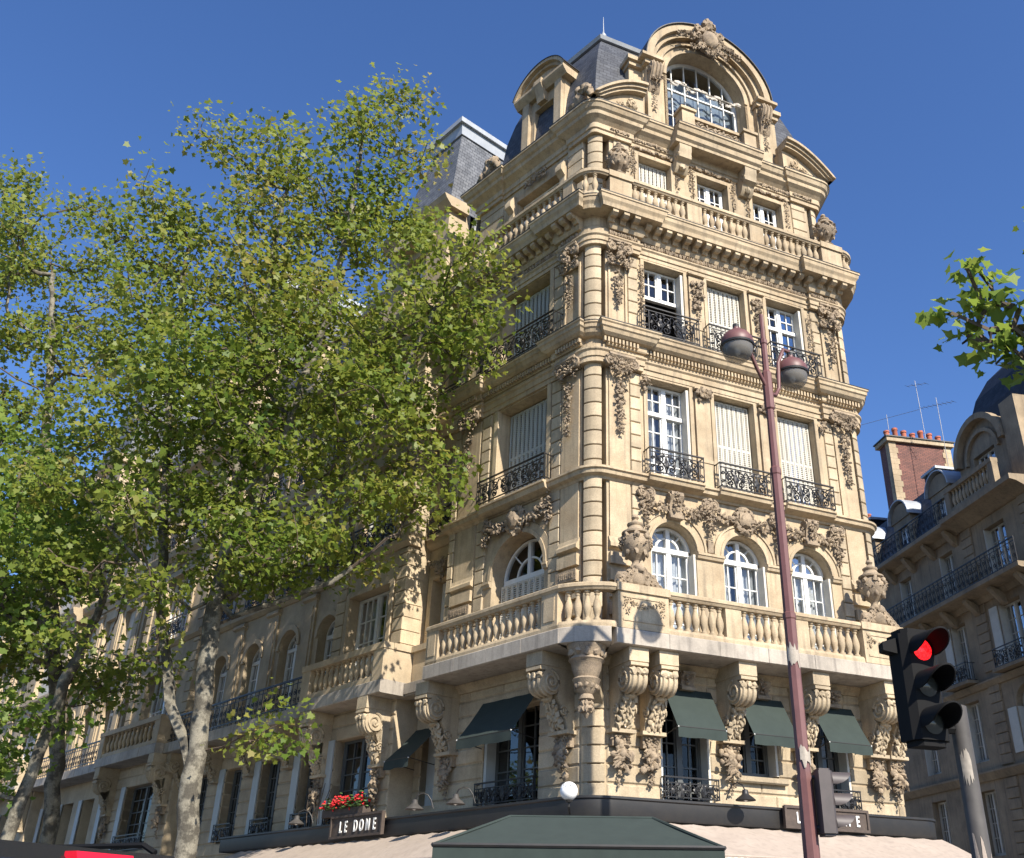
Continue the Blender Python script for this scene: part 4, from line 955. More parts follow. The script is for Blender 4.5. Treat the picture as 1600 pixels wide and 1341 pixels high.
garland(ct, FG, [(GC - .2, .36, 24.85), (GC, .34, 24.72), (GC + .2, .36, 24.85)], .12, 50)
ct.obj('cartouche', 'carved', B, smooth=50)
for s in (-1, 1):
    m = MB(); u = GC + s * 1.87
    m.ex_nz(FG, [(.16, 23.5), (.42, 23.48), (.46, 23.3), (.36, 23.05), (.28, 22.9), (.24, 22.6), (.16, 22.5)], u - .17, u + .17)
    for k in range(3): m.tube([FG(u - .11 + .11 * k, nn, zz_) for nn, zz_ in ((.42, 23.48), (.47, 23.3), (.38, 23.06), (.30, 22.9))], .035, 6)
    for q in (-1, 1): side_volute(m, FG, u + q * .17, .3, 23.25, .13, .03)
    garland(m, FG, [(u - .14, .38, 22.98), (u, .36, 22.85), (u + .14, .38, 22.98)], .08, 40); garland(m, FG, [(u, .24, 22.8), (u, .2, 21.9)], (.09, .05), 36)
    m.obj('scroll_bracket', 'carved', B, smooth=45)
# great arched window of the gable
gwn = MB(); n = -.45; zc = GZ - .06
arch_ring(gwn, FG, GC, zc, RI - .10, RI - .004, n - .05, n + .05, 0, 180, 26)
for s in (-1, 1): gwn.box(FG, min(GC + s * (RI - .1), GC + s * (RI - .004)), max(GC + s * (RI - .1), GC + s * (RI - .004)), n - .05, n + .05, 21.3, zc)
for k in range(1, 6):
    u = GC - RI + 2 * RI * k / 6; zt = zc + math.sqrt(max(0, (RI - .08) ** 2 - (u - GC) ** 2)); gwn.box(FG, u - .014, u + .014, n - .03, n + .03, 21.3, zt)
for zb in (21.95, 22.62): gwn.box(FG, GC - RI + .08, GC + RI - .08, n - .029, n + .03, zb - .012, zb + .012)
gwn.box(FG, GC - RI + .08, GC + RI - .08, n - .03, n + .035, zc - .03, zc + .02)
gwo = gwn.obj('window', 'white', B, smooth=30)
for k in range(6):
    a = GC - RI + 2 * RI * k / 6; b = a + RI / 3
    for z0, z1 in ((21.3, 21.95), (21.95, 22.62), (22.62, zc)): MB().add([FG(a, n, z0), FG(b, n, z0), FG(b, n, z1), FG(a, n, z1)], [(0, 1, 2, 3)]).obj('pane', 'glass', gwo)
    h = lambda u: zc + math.sqrt(max(0, (RI - .05) ** 2 - (u - GC) ** 2)); us = np.linspace(a, b, 5)
    MB().add([FG(a, n, zc), FG(b, n, zc)] + [FG(u, n, h(u)) for u in us[::-1]], [tuple(range(7))]).obj('pane', 'glass', gwo)
bl = MB(); kk = 26                                      # half-drawn cloth blind behind the panes
top = [(GC - RI + 2 * RI * i / kk, n - .18 + .03 * math.sin(i * 1.3)) for i in range(kk + 1)]
bl.add([FG(u, q, zc - .05 - .10 * math.sin(i * .9) ** 2 - .45) for i, (u, q) in enumerate(top)] + [FG(u, q, zc + .02 + math.sqrt(max(0, (RI - .12) ** 2 - (u - GC) ** 2)) * .55) for u, q in top], [(i, i + 1, kk + 2 + i, kk + 1 + i) for i in range(kk)])
bl.obj('blind', mat('blue_grey_blind', (.33, .38, .42), .9, (.22, .27, .32), 5), gwo, smooth=60)
MB().box(FG, GC - 2.0, GC + 2.0, -1.9, -1.7, 21.28, 25.2).obj('studio_back_wall', 'dark_backing', B)
aw = MB(); pts = []                                     # furled tattered blind and its bar before the window
for i in range(15):
    t = i / 14; aw.blob(FG, (GC - 1.2 + 2.4 * t, -.12 + .02 * math.sin(i), 23.62 - .10 * math.sin(i * 1.7) - .05 * t), (.11, .03, .03 + .03 * abs(math.sin(i * 2.3))), .3, 1)
aw.tube([FG(GC - 1.25, -.1, 23.6), FG(GC + 1.3, -.1, 23.6)], .02, 6)
for s in (-.6, .55): garland(aw, FG, [(GC + s, -.1, 23.6), (GC + s, -.08, 23.3)], .06, 30)
aw.obj('furled_blind', mat('tattered_blind', (.55, .50, .43), .9, (.4, .36, .3), 8), B, smooth=60)
# front balcony of the gable on its own cornice
gb = MB(); T = FG
gb.ex_nz(T, [(.0, 20.74), (.42, 20.74), (.43, 20.82), (.50, 20.88), (.53, 21.02), (.59, 21.06), (.63, 21.17), (.66, 21.19), (.66, 21.25), (.0, 21.31)], 2.30, 5.06)
for a, b in ((2.46, 2.86), (4.50, 4.90)): gb.box(T, a, b, .2, .56, 21.28, 21.86); gb.box(T, a - .05, b + .05, .17, .61, 21.86, 21.95)
gb.box(T, 2.861, 4.499, .28, .40, 21.28, 21.40); gb.box(T, 2.861, 4.499, .28, .42, 21.80, 21.90)
gb.box(T, 2.862, 4.498, .28, .33, 21.40, 21.80)
gb.obj('gable_balcony', 'stone', B)
MB().ex_nz(T, [(.0, 21.312), (.65, 21.252), (.67, 21.252), (.67, 21.27), (.0, 21.33)], 2.29, 5.07).obj('balcony_flashing', 'black', B)
rl = MB()
for k in range(6):
    u = 2.98 + .28 * k; rl.spiral(T, u, 21.60, .36, .16, 1.7, R_(90 if k % 2 else -90), .03, 1 if k % 2 else -1, 14, 5); rl.blob(T, (u, .37, 21.6), (.05, .04, .05), .2, 0)
    for q in range(3): rl.blob(T, (u + .12, .36, 21.46 + .14 * q), (.05, .04, .06), .3, 0)
rl.obj('relief_panel', 'carved', B, smooth=50)
for u in (2.62, 4.74):
    m = MB(); m.ex_nz(T, [(-.05, 20.738), (.40, 20.738), (.40, 20.55), (.37, 20.5), (.36, 20.3), (.22, 20.22), (.16, 20.05), (.06, 19.95), (-.05, 19.95)], u - .19, u + .19)
    for q in (-1, 1): side_volute(m, T, u + q * .19, .27, 20.4, .12, .025)
    m.blob(T, (u, .2, 20.08), (.1, .07, .1), .2, 1); m.obj('console', 'stone_block', B, smooth=40)
# curved half-pediments at both ends
for s, u0 in ((1, -.22), (-1, WR + .18)):
    hp = MB(); L = 1.62; N = 16
    cur = [(L * t, 21.30 + .98 * math.sin(min(1, t * 1.0) * math.pi / 2) ** .9) for t in np.linspace(0, 1, N + 1)]
    for (d0, d1, na, nb) in ((0, .09, -.2, .42), (.09, .18, -.2, .34), (.18, .27, -.2, .27)):
        for i in range(N):
            (x0, z0), (x1, z1) = cur[i], cur[i + 1]
            q = [(u0 + s * x0, max(21.29, z0 - d1)), (u0 + s * x1, max(21.29, z1 - d1)), (u0 + s * x1, max(21.295, z1 - d0)), (u0 + s * x0, max(21.295, z0 - d0))]
            hp.prism([FR(u, na, z) for u, z in q], [FR(u, nb, z) for u, z in q])
    pl = [(u0 + s * .2, 21.28)] + [(u0 + s * x, z - .28) for x, z in cur[3:]] + [(u0 + s * L, 21.28)]
    hp.ex_uz(FR, pl, -.35, .10); volute(hp, FR, u0 + s * 1.25, .14, 21.6, .15, .04, s); garland(hp, FR, [(u0 + s * .8, .12, 21.42), (u0 + s * 1.4, .12, 21.45)], .07, 30)
    hp.obj('half_pediment', 'stone', B, smooth=25)
# ---- slate roof of the corner pavilion
def closed_offset(poly, d):
    n = len(poly); out = []
    for i in range(n):
        p, a, b = Vector(poly[i]), Vector(poly[i - 1]), Vector(poly[(i + 1) % n]); d1 = (p - a).normalized(); d2 = (b - p).normalized(); n1 = Vector((d1.y, -d1.x)); n2 = Vector((d2.y, -d2.x)); m = n1 + n2; m = m / max(m.dot(n1), .2); out.append((p.x - m.x * d, p.y - m.y * d))
    return out
def bell_roof(PB, foot, prof, name='roof', matn='slate', cut=None):
    m = MB(); uv = []; n = len(foot); rings = [closed_offset(foot, d) for d, z in prof]; per = [0]
    for i in range(n): per.append(per[-1] + (Vector(foot[i]) - Vector(foot[(i + 1) % n])).length)
    s = [0]
    for i in range(1, len(prof)): s.append(s[-1] + math.hypot(prof[i][0] - prof[i - 1][0], prof[i][1] - prof[i - 1][1]))
    for i in range(n):
        j = (i + 1) % n
        for k in range(len(prof) - 1):
            A, B_, C_, D_ = [Vector(q) for q in (rings[k][i], rings[k][j], rings[k + 1][j], rings[k + 1][i])]
            for f0, f1 in ((0, 1),) if not (cut and cut[0] == i) else ((0, cut[1]), (cut[2], 1)):
                a, b, c, d = A.lerp(B_, f0), A.lerp(B_, f1), D_.lerp(C_, f1), D_.lerp(C_, f0)
                m.add([(*a, prof[k][1]), (*b, prof[k][1]), (*c, prof[k + 1][1]), (*d, prof[k + 1][1])], [(0, 1, 2, 3)])
                l0 = per[i + 1] - per[i]; uv += [(per[i] + l0 * f0, s[k]), (per[i] + l0 * f1, s[k]), (per[i] + l0 * f1, s[k + 1]), (per[i] + l0 * f0, s[k + 1])]
    m.add([(*p, prof[-1][1]) for p in rings[-1]], [tuple(range(n))]); uv += [(0, 0)] * n; m.uv = uv
    return m.obj(name, matn, PB), rings[-1]
foot = [FL(4.3, -.25, 0)[:2], corner(FL, FR, -.25, -.25), corner(FR, F3, -.25, -.25), F3(6.5, -.25, 0)[:2], FL(4.3, -6.5, 0)[:2]]
rf, topring = bell_roof(B, foot, [(.05, 21.2), (.08, 22.0), (.16, 22.8), (.32, 23.6), (.55, 24.4), (.80, 25.0), (1.0, 25.35)], cut=(1, .26, .74))
m = MB(); tr = closed_offset(topring, -.10); m.prism([(*p, 25.34) for p in tr], [(*p, 25.44) for p in closed_offset(topring, -.16)]); m.prism([(*p, 25.442) for p in closed_offset(topring, -.06)], [(*p, 25.9) for p in closed_offset(topring, .55)])
m.obj('zinc_ridge', 'zinc', B)
fp = Vector(closed_offset(topring, .35)[1]); MB().lathe((fp.x, fp.y, 25.7), [(.08, 0), (.085, .10), (.045, .16), (.035, .24), (.085, .32), (.09, .38), (.04, .46), (.02, .55), (.015, .7), (.006, 1.2)], 10).obj('finial', 'zinc', B, smooth=40)
# crouching stone figures on the flank cornice
for u in (.42, 4.3):
    m = MB(); T = FL
    m.blob(T, (u, .05, 21.55), (.26, .2, .3), .12, 2); m.blob(T, (u - .22, .12, 21.75), (.2, .16, .17), .15, 2); m.blob(T, (u - .38, .2, 21.62), (.12, .11, .12), .15, 1); m.blob(T, (u + .22, .08, 21.42), (.2, .18, .17), .2, 1); m.blob(T, (u + .05, .1, 21.9), (.13, .12, .13), .15, 1); m.blob(T, (u - .5, .2, 21.4), (.1, .1, .12), .2, 1)
    m.obj('carved_figure', 'carved', B, smooth=55)
# dormer in the flank roof
FD = FL.off(0, -.30); dc = 2.35; d = MB()
mm = wall(FD, dc - .86, dc + .86, 21.2, 23.6, 0, 1.6, [(dc - .40, dc + .40, 21.5, 23.1)]); d.add(mm.v, mm.f)
for s in (-1, 1): d.box(FD, dc + s * .70 - .14, dc + s * .70 + .14, .001, .12, 21.25, 23.5)
d.ex_nz(FD, [(-1.4, 23.5), (.12, 23.5), (.17, 23.56), (.23, 23.62), (.28, 23.7), (.28, 23.78), (-1.4, 23.78)], dc - 1.08, dc + 1.08)
Rr = 1.25; zc0 = 23.78 - .42
arch_ring(d, FD, dc, zc0, 1.0, 1.10, -1.2, .16, 24, 156, 18); arch_ring(d, FD, dc, zc0, 1.101, 1.20, -1.2, .28, 22, 158, 18)
pl = [(dc + 1.0 * math.cos(R_(a)), zc0 + 1.0 * math.sin(R_(a))) for a in range(25, 156, 10)]; d.ex_uz(FD, pl, -1.0, .06)
d.ex_nz(FD, [(.0, 23.9), (.30, 23.9), (.32, 23.7), (.2, 23.45), (.14, 23.15), (.0, 23.15)], dc - .16, dc + .16)
d.obj('dormer', 'stone', B, smooth=30)
l2 = MB(); arch_ring(l2, FD, dc, zc0, 1.202, 1.225, -1.6, .30, 22, 158, 18); l2.obj('dormer_flashing', 'black', B)
window(B, FD, dc, .80, 21.5, 23.1, -.25, None, (3,), 2)

MB().box(FL, 4.72, 4.995, -5.0, -.26, 17.6, 21.2).obj('party_wall', 'stone', B)
# ------------------------------------------------------------------ boulevard wing behind the plane tree
Wg = thing('boulevard_building', 'long pale stone apartment house behind the plane tree, with projecting bays along the boulevard', 'building', FL(20, -3, 0))
SEC = [(5.0, 6.3, -.35, 'link'), (6.3, 9.5, .30, 'bay'), (9.5, 18.3, -.10, 'flat'), (18.3, 23.4, .30, 'bay'), (23.4, 32.0, -.10, 'flat'), (32.0, 37.0, .30, 'bay'), (37.0, 46.0, -.10, 'flat')]
MB().box(FL, 4.9, 46, -5.5, -1.5, .16, 17.4).obj('dark_backing', 'dark_backing', Wg)  # added dark mass that keeps light from passing behind the wing windows
wsl = MB().box(FL, 4.3, 46, -.3, .35, 6.50, 6.74).obj('balcony_slab', 'slab', Wg)
ew = MB().box(FL, 6.35, 6.5, -.3, -.2, 3.4, 6.4).obj('entresol_wall', 'wingstone', Wg)
for (u0, u1, n, kind) in SEC:
    mid = (u0 + u1) / 2; T = FL
    if kind == 'link': cs = [(5.66, .74)]
    elif kind == 'bay': cs = [(mid - (.0 if u1 - u0 < 4 else .0), 1.9 if u1 - u0 < 4 else 2.4)]
    else: k = 4; cs = [(u0 + (u1 - u0) * (i + .5) / k, 1.05) for i in range(k)]
    far = u0 > 23
    opE = [(c - w_ / 2 - (.0 if kind != 'bay' else -.05), c + w_ / 2 + (.0 if kind != 'bay' else -.05), 3.75 if kind != 'link' else 4.1, 5.8) for c, w_ in cs]
    m_ = wall(T, u0, u1, 3.3, 6.5, n - .03, .8, opE); m_.obj('joint_backing', 'wingstone', Wg)
    if not far: course_wall(ew, T, u0 + .005, u1 - .005, 3.42, 6.46, n, opE, .3, mt='wingstone')
    fl = [(6.77, 10.42, 6.98, 9.45), (10.42, 14.0, 10.6, 13.05), (14.0, 17.6, 14.25, 16.45)]
    for fi, (z0, z1, a, b) in enumerate(fl):
        ops = [(c - w_ / 2, c + w_ / 2, a, b, kind == 'flat' and fi == 0) for c, w_ in cs]
        wall(T, u0, u1, z0, z1, n, .8, ops).obj('wall', 'wingstone', Wg)
        for ci, (c, w_) in enumerate(cs):
            if far and fi: MB().box(T, c - w_ / 2, c + w_ / 2, n - .3, n - .2, a, b).obj('shutter', 'shutter', Wg); continue
            arch = kind == 'flat' and fi == 0
            if fi and (ci + fi) % 2 and kind == 'flat': shutters(Wg, T, c - w_ / 2 + .02, c + w_ / 2 - .02, a, b, n - .2, 7)
            else: window(Wg, T, c, w_ - .03, a + .02, b - .02, n - .30, None if arch or fi == 0 else b - .7, (4, 2), 2 if w_ < 1.5 else 3, arch, curtain=1 if fi == 0 and kind == 'bay' else 0)
            m = MB()
            if not arch:
                for s in (-1, 1): x = c + s * w_ / 2; m.box(T, min(x + s * .004, x + s * .16), max(x + s * .004, x + s * .16), n + .001, n + .07, a - .1, b + .1)
                m.box(T, c - w_ / 2, c + w_ / 2, n + .001, n + .07, b + .004, b + .1)
            else: arch_ring(m, T, c, b - w_ / 2, w_ / 2 + .01, w_ / 2 + .15, n + .001, n + .06)
            m.obj('window_surround', 'wingstone', Wg)
            if fi: railing(Wg, T, c - w_ / 2 - .1, c + w_ / 2 + .1, n + .25, a - .05, a + .65, .24) if not far else None
    if kind == 'flat':
        for i in range(len(cs) - 1):
            pu = (cs[i][0] + cs[i + 1][0]) / 2
            for z0, z1 in ((6.9, 10.25), (10.6, 13.4), (14.2, 16.8)):
                MB().box(T, pu - .32, pu + .32, n + .001, n + .06, z0, z1).obj('pilaster', 'wingstone', Wg); MB().box(T, pu - .20, pu + .20, n + .061, n + .085, z0 + .3, z1 - .35).obj('pilaster_panel', 'wingstone', Wg)
                MB().ex_nz(T, [(n + .001, z1 - .2), (n + .14, z1 - .12), (n + .14, z1 - .02), (n + .001, z1)], pu - .38, pu + .38).obj('pilaster_capital', 'wingstone', Wg)
    for (c, w_), o in zip(cs, opE):
        if kind == 'link': MB().box(T, o[0], o[1], n - .3, n - .2, o[2], o[3]).obj('shutter', 'greyshutter', Wg); continue
        if not far: window(Wg, T, (o[0] + o[1]) / 2, o[1] - o[0] - .03, o[2] + .02, o[3] - .02, n - .3, None, (5,), 2, matn='darkframe')
        MB().box(T, o[1] + .004, o[1] + .34, n + .012, n + .05, o[2] + .05, o[3]).obj('open_shutter', 'greyshutter', Wg)
        if not far: railing(Wg, T, o[0], o[1], n + .12, o[2] + .0, o[2] + .5, .1)
    # cornices
    for nm_, ex_, pr_c in (('cornice', .25, [(-.3, 13.5), (.08, 13.5), (.12, 13.7), (.28, 13.82), (.34, 14.02), (.34, 14.08), (-.3, 14.1)]), ('string_course', .1, [(-.3, 10.3), (.05, 10.3), (.16, 10.4), (.16, 10.52), (-.3, 10.54)]), ('top_cornice', .3, [(-.3, 16.9), (.08, 16.9), (.14, 17.2), (.42, 17.32), (.5, 17.55), (.5, 17.66), (-.3, 17.7)])):
        ex_ = ex_ if n > 0 else 0; MB().ex_nz(T, [(n + a_, z) for a_, z in pr_c], u0 - ex_, u1 + ex_).obj(nm_, 'wingstone', Wg)
    if n > 0:      # bay: quoins, stone balustrade on the slab, tall pavilion roof
        for a, b in ((u0 - .02, u0 + .42), (u1 - .42, u1 + .02)):
            for z0, z1 in ((6.78, 10.28), (10.56, 13.48), (14.12, 16.88)): blocks(ew, T, a, b, n - .5, n + .05, z0, z1, .335) if not far else None
        e0, e1 = (5.95, 9.72) if u0 < 10 else ((18.5, 23.6) if u0 < 20 else (u0 + .2, u1 + .2))
        slab_run(wsl, T, e0, e1, 1.0, 1.2)
        b_ = MB(); b_.box(T, e0 + .05, e1 - .05, .74, .96, 6.776, 6.9); b_.box(T, e0, e1, .72, 1.0, 7.50, 7.65)
        for a, b in ((e0 + .02, e0 + .42), (e1 - .42, e1 - .02)): b_.box(T, a, b, .70, .98, 6.776, 7.5)
        b_.box(T, e0 + .02, e0 + .30, -.2, .699, 6.776, 7.5); b_.box(T, e1 - .3, e1 - .02, -.2, .699, 6.776, 7.5); b_.box(T, e0 - .02, e0 + .33, -.2, .719, 7.5, 7.65)
        bo = b_.obj('balustrade', 'wingstone', Wg); balusters(bo, rowpts(T, e0 + .46, e1 - .46, .85, 12 if not far else 10), 6.9, .6, .085)
        for uc in (u0 + .35, u1 - .25): console(Wg, T.off(0, n), uc, .42, 6.46, 5.0, .68, pendant=not far)
        wall(T, u0, u1, 17.6, 21.6, n - .3, .8, [(mid - .55, mid + .55, 18.2, 20.4)]).obj('attic_wall', 'wingstone', Wg)
        window(Wg, T, mid, 1.08, 18.2, 20.4, n - .6, None, (4,), 2); MB().box(T, u0 + .2, u1 - .2, n - 2.2, n - 1.2, 17.5, 21.3).obj('dark_backing', 'dark_backing', Wg)  # the box behind the window is an added dark backing
        pd = MB(); pd.ex_nz(T, [(n - .9, 21.4), (n - .22, 21.4), (n - .02, 21.6), (n + .06, 21.75), (n - .9, 21.8)], u0 - .2, u1 + .2)
        pd.ex_uz(T, [(mid - .95, 20.7), (mid + .95, 20.7), (mid + .95, 20.8), (mid, 21.35), (mid - .95, 20.8)], n - .29, n + .12); pd.obj('attic_cornice', 'wingstone', Wg)
        f_ = [T(u1 + .1, n - .35, 0)[:2], T(u0 + .1, n - .35, 0)[:2], T(u0 + .1, n - 7.5, 0)[:2], T(u1 + .1, n - 7.5, 0)[:2]]
        ro, tr_ = bell_roof(Wg, f_, [(.0, 21.7), (.18, 22.6), (.42, 23.9), (.70, 25.3), (.78, 25.65)], 'pavilion_roof', 'slatelight')
        z_ = MB(); z_.prism([(*p, 25.64) for p in closed_offset(tr_, -.06)], [(*p, 26.05) for p in closed_offset(tr_, -.10)]); z_.prism([(*p, 26.052) for p in closed_offset(tr_, -.2)], [(*p, 26.25) for p in closed_offset(tr_, -.2)]); z_.obj('zinc_cornice', 'zinc', Wg)
    else:
        ro = MB(); pts = [(n - .1, 17.7), (n - .45, 19.2), (n - 1.0, 20.8), (n - 5, 22.2)]
        vv = []; uvs = []
        for (a, z) in pts: vv += [T(u0, a, z), T(u1, a, z)]; uvs += [(u0, z), (u1, z)]
        ro.add(vv, [(2 * i, 2 * i + 1, 2 * i + 3, 2 * i + 2) for i in range(3)]); ro.uv = uvs; ro.obj('mansard_roof', 'slate', Wg)
        if kind == 'flat':
            slab_run(wsl, T, u0 + .2, u1 + .2 if u0 < 10 else u1, .72, 1.4)
            rl_ = MB()
            rl_.box(T, u0 + .25, u1 + .2, .62, .66, 7.53, 7.58); rl_.box(T, u0 + .25, u1 + .2, .63, .65, 6.86, 6.89); rl_.box(T, u0 + .25, u1 + .2, .63, .65, 7.42, 7.44)
            uu = u0 + .3
            while uu < u1 + .1: rl_.box(T, uu, uu + .018, .632, .648, 6.78, 7.53); rl_.spiral(T, uu + .11, 7.2, .64, .085, 1.4, R_(90), .011, 1, 9); rl_.spiral(T, uu + .11, 7.0, .64, .075, 1.3, R_(-90), .011, -1, 9); uu += .24
            rl_.obj('balcony_railing', 'iron', Wg)
            for c, w_ in cs: console(Wg, T.off(0, n), c + 1.05, .30, 6.46, 5.5, .68, pendant=False) if not far else None
            for c, w_ in cs[::2]:
                dmr = MB(); mm = wall(T, c - .8, c + .8, 17.7, 20.0, n - .35, 1.2, [(c - .45, c + .45, 18.1, 19.6)]); dmr.add(mm.v, mm.f); dmr.ex_uz(T, [(c - .95, 20.0), (c + .95, 20.0), (c + .6, 20.4), (c, 20.55), (c - .6, 20.4)], n - 1.6, n - .2); dmr.obj('dormer', 'wingstone', Wg)
                window(Wg, T, c, .88, 18.1, 19.6, n - .6, None, (3,), 2)
        else:
            slab_run(wsl, T, 4.302, 5.948, .30, 1.6); pr_ = MB(); pr_.box(T, 4.32, 5.94, -.2, .16, 6.776, 7.5); pr_.box(T, 4.32, 5.94, -.25, .24, 7.5, 7.64); pr_.obj('parapet', 'wingstone', Wg)
            o_ = MB(); garland(o_, T, swag(T, 5.2, 6.1, 9.95, 9.95, .2, n + .1, .1), .1, 44); garland(o_, T, [(5.65, n + .12, 9.9), (5.65, n + .1, 9.5)], .13, 60); o_.obj('garland', 'carved', Wg, smooth=50)
            o_ = MB(); garland(o_, T, [(5.35, n + .1, 11.2), (5.65, n + .12, 10.85), (5.95, n + .1, 11.2)], .13, 46); volute(o_, T, 5.4, n + .1, 11.3, .14, .04, 1); volute(o_, T, 5.9, n + .1, 11.3, .14, .04, -1); o_.obj('carved_mask', 'carved', Wg, smooth=50)
            MB().box(T, 5.1, 6.2, n + .001, n + .25, 10.5, 10.62).obj('window_sill', 'wingstone', Wg)
# ------------------------------------------------------------------ cafe front
cf = thing('cafe_storefront', 'black metal cafe fascia wrapped round the ground floor of the corner house', 'shopfront', FR(0, .2, 0))
cp = [FL(13.9, .46, 0)[:2], corner(FL, FR, .46, .46), corner(FR, F3, .46, .46), F3(3, .46, 0)[:2]]
cp = fillet(fillet(cp, 2, .6, 6), 1, .8, 8)
MB().sweep(cp, [(-.46, 3.42), (.02, 3.42), (.04, 3.46), (.04, 3.74), (.07, 3.76), (.07, 3.80), (-.3, 3.83), (-.46, 3.83)]).obj('fascia', 'black', cf, smooth=30)
gp = fillet(fillet([FL(13.9, -.05, 0)[:2], corner(FL, FR, -.05, -.05), corner(FR, F3, -.05, -.05), F3(3, -.05, 0)[:2]], 2, .3, 4), 1, .4, 5)
MB().sweep(gp, [(-.2, .15), (0, .15), (0, 3.41), (-.2, 3.41)]).obj('shop_wall', 'black', cf)
for T, a, b in ((FR, .5, 7.1), (FL, .6, 13.2)):
    k = int((b - a) / 1.5)
    for i in range(k):
        x0 = a + (b - a) * i / k + .06; x1 = a + (b - a) * (i + 1) / k - .06
        MB().add([T(x0, -.04, .7), T(x1, -.04, .7), T(x1, -.04, 3.1), T(x0, -.04, 3.1)], [(0, 1, 2, 3)]).obj('shop_pane', 'glass', cf)
def stripes(T):
    m = bpy.data.materials.new('striped_valance'); m.use_nodes = True; t = m.node_tree; b = t.nodes['Principled BSDF']; b.inputs['Roughness'].default_value = .9
    g = t.nodes.new('ShaderNodeNewGeometry'); d = t.nodes.new('ShaderNodeVectorMath'); d.operation = 'DOT_PRODUCT'; d.inputs[1].default_value = (T.a[0], T.a[1], 0)
    t.links.new(g.outputs['Position'], d.inputs[0]); x = t.nodes.new('ShaderNodeMath'); x.operation = 'MULTIPLY'; x.inputs[1].default_value = 8.0; t.links.new(d.outputs['Value'], x.inputs[0])
    f = t.nodes.new('ShaderNodeMath'); f.operation = 'FRACT'; t.links.new(x.outputs[0], f.inputs[0]); s = t.nodes.new('ShaderNodeMath'); s.operation = 'GREATER_THAN'; s.inputs[1].default_value = .5; t.links.new(f.outputs[0], s.inputs[0])
    mx = t.nodes.new('ShaderNodeMix'); mx.data_type = 'RGBA'; mx.inputs[6].default_value = (.62, .55, .46, 1); mx.inputs[7].default_value = (.44, .37, .30, 1); t.links.new(s.outputs[0], mx.inputs[0]); t.links.new(mx.outputs[2], b.inputs['Base Color'])
    return m
for T, a, b, no, lab in ((FR, .75, 7.75, 2.0, 'beige cafe awning with a striped valance, under the sunlit fascia'), (FL, .75, 12.6, 1.7, 'beige cafe awning along the boulevard, below the flower box')):
    A = thing('cafe_awning', lab, 'awning', T((a + b) / 2, .5, 3.4))
    m = MB(); N = 24; kk = round((b - a) / 1.0); vs = []; fs = []
    prf = [(.50, 3.40), (.9, 3.235), (1.3, 3.05), (no, 2.78 if no > 1.9 else 2.80)]
    for i in range(kk * 4 + 1):
        u = a + (b - a) * i / (kk * 4); sg = .02 * math.sin(i * math.pi / 2) ** 2
        for (q, z) in prf: vs.append(T(u, q, z - sg))
    L_ = len(prf); fs = [(i * L_ + j, (i + 1) * L_ + j, (i + 1) * L_ + j + 1, i * L_ + j + 1) for i in range(kk * 4) for j in range(L_ - 1)]
    m.add(vs, fs).obj('canopy', 'beige', A, smooth=60)
    MB().tube([T(a, no, prf[-1][1]), T(b, no, prf[-1][1])], .03, 8).obj('front_bar', 'beige', A)
    m = MB(); nn = int((b - a) / .12); vs = []
    for i in range(nn + 1):
        u = a + (b - a) * i / nn; vs += [T(u, no + .03 + .012 * math.sin(i), prf[-1][1] - .02), T(u, no + .03 + .02 * math.sin(i), prf[-1][1] - .27 - .012 * (i % 2))]
    m.add(vs, [(2 * i, 2 * i + 2, 2 * i + 3, 2 * i + 1) for i in range(nn)]).obj('valance', stripes(T), A)
    for i in range(2, kk, 3): MB().tube([T(a + (b - a) * i / kk, .5, 3.2), T(a + (b - a) * i / kk, no, prf[-1][1] - .02)], .018, 5).obj('folding_arm', 'black', A)
# green hip tent in front of the corner
G = thing('cafe_parasol', 'large dark green hipped parasol standing in front of the corner', 'parasol', (.15, 14.95, .15))
x0, x1, y0, y1, ze, zr = -1.72, 2.02, 13.5, 16.3, 2.585, 3.07; ra, rb, ry = -.82, 1.22, 14.9
def bil(p, q, r_, s_, k=6, sag=.03):
    m = MB(); vs = []
    for i in range(k + 1):
        for j in range(k + 1):
            a, b = i / k, j / k; v = [(1 - a) * ((1 - b) * p[t] + b * q[t]) + a * ((1 - b) * s_[t] + b * r_[t]) for t in range(3)]
            v[2] -= sag * math.sin(math.pi * a) * (.6 + .4 * math.sin(math.pi * b)); vs.append(tuple(v))
    return m.add(vs, [(i * (k + 1) + j, i * (k + 1) + j + 1, (i + 1) * (k + 1) + j + 1, (i + 1) * (k + 1) + j) for i in range(k) for j in range(k)])
c0, c1, c2, c3 = (x0, y0, ze), (x1, y0, ze), (x1, y1, ze), (x0, y1, ze); r0_, r1_ = (ra, ry, zr), (rb, ry, zr)
for q in ((c0, c1, r1_, r0_), (c2, c3, r0_, r1_), (c1, c2, r1_, r1_), (c3, c0, r0_, r0_)): bil(*q).obj('canopy_panel', 'green', G, smooth=60)
loop = [c0, c1, c2, c3, c0]
for a, b in zip(loop[:-1], loop[1:]):
    k = 12; vs = []
    for i in range(k + 1):
        t = i / k; p = [a[j] + (b[j] - a[j]) * t for j in range(3)]; vs += [(p[0], p[1], p[2] - .01), (p[0], p[1], p[2] - .25 - .015 * (i % 2))]
    MB().add(vs, [(2 * i, 2 * i + 2, 2 * i + 3, 2 * i + 1) for i in range(k)]).obj('valance', 'green', G)
    MB().tube([a, b], .028, 6).obj('edge_bar', 'black', G)
for a, b in ((c0, r0_), (c1, r1_), (c2, r1_), (c3, r0_), (r0_, r1_)): MB().tube([a, b], .022, 6).obj('rib', 'green', G)
for x, y in ((x0 + .28, y0 + .1), (x1 - .25, y0 + .1), (.2, ry)): MB().tube([(x, y, .15), (x, y, ze - .06 if y < 14 else zr - .02)], .035, 8).obj('post', 'shutter', G)
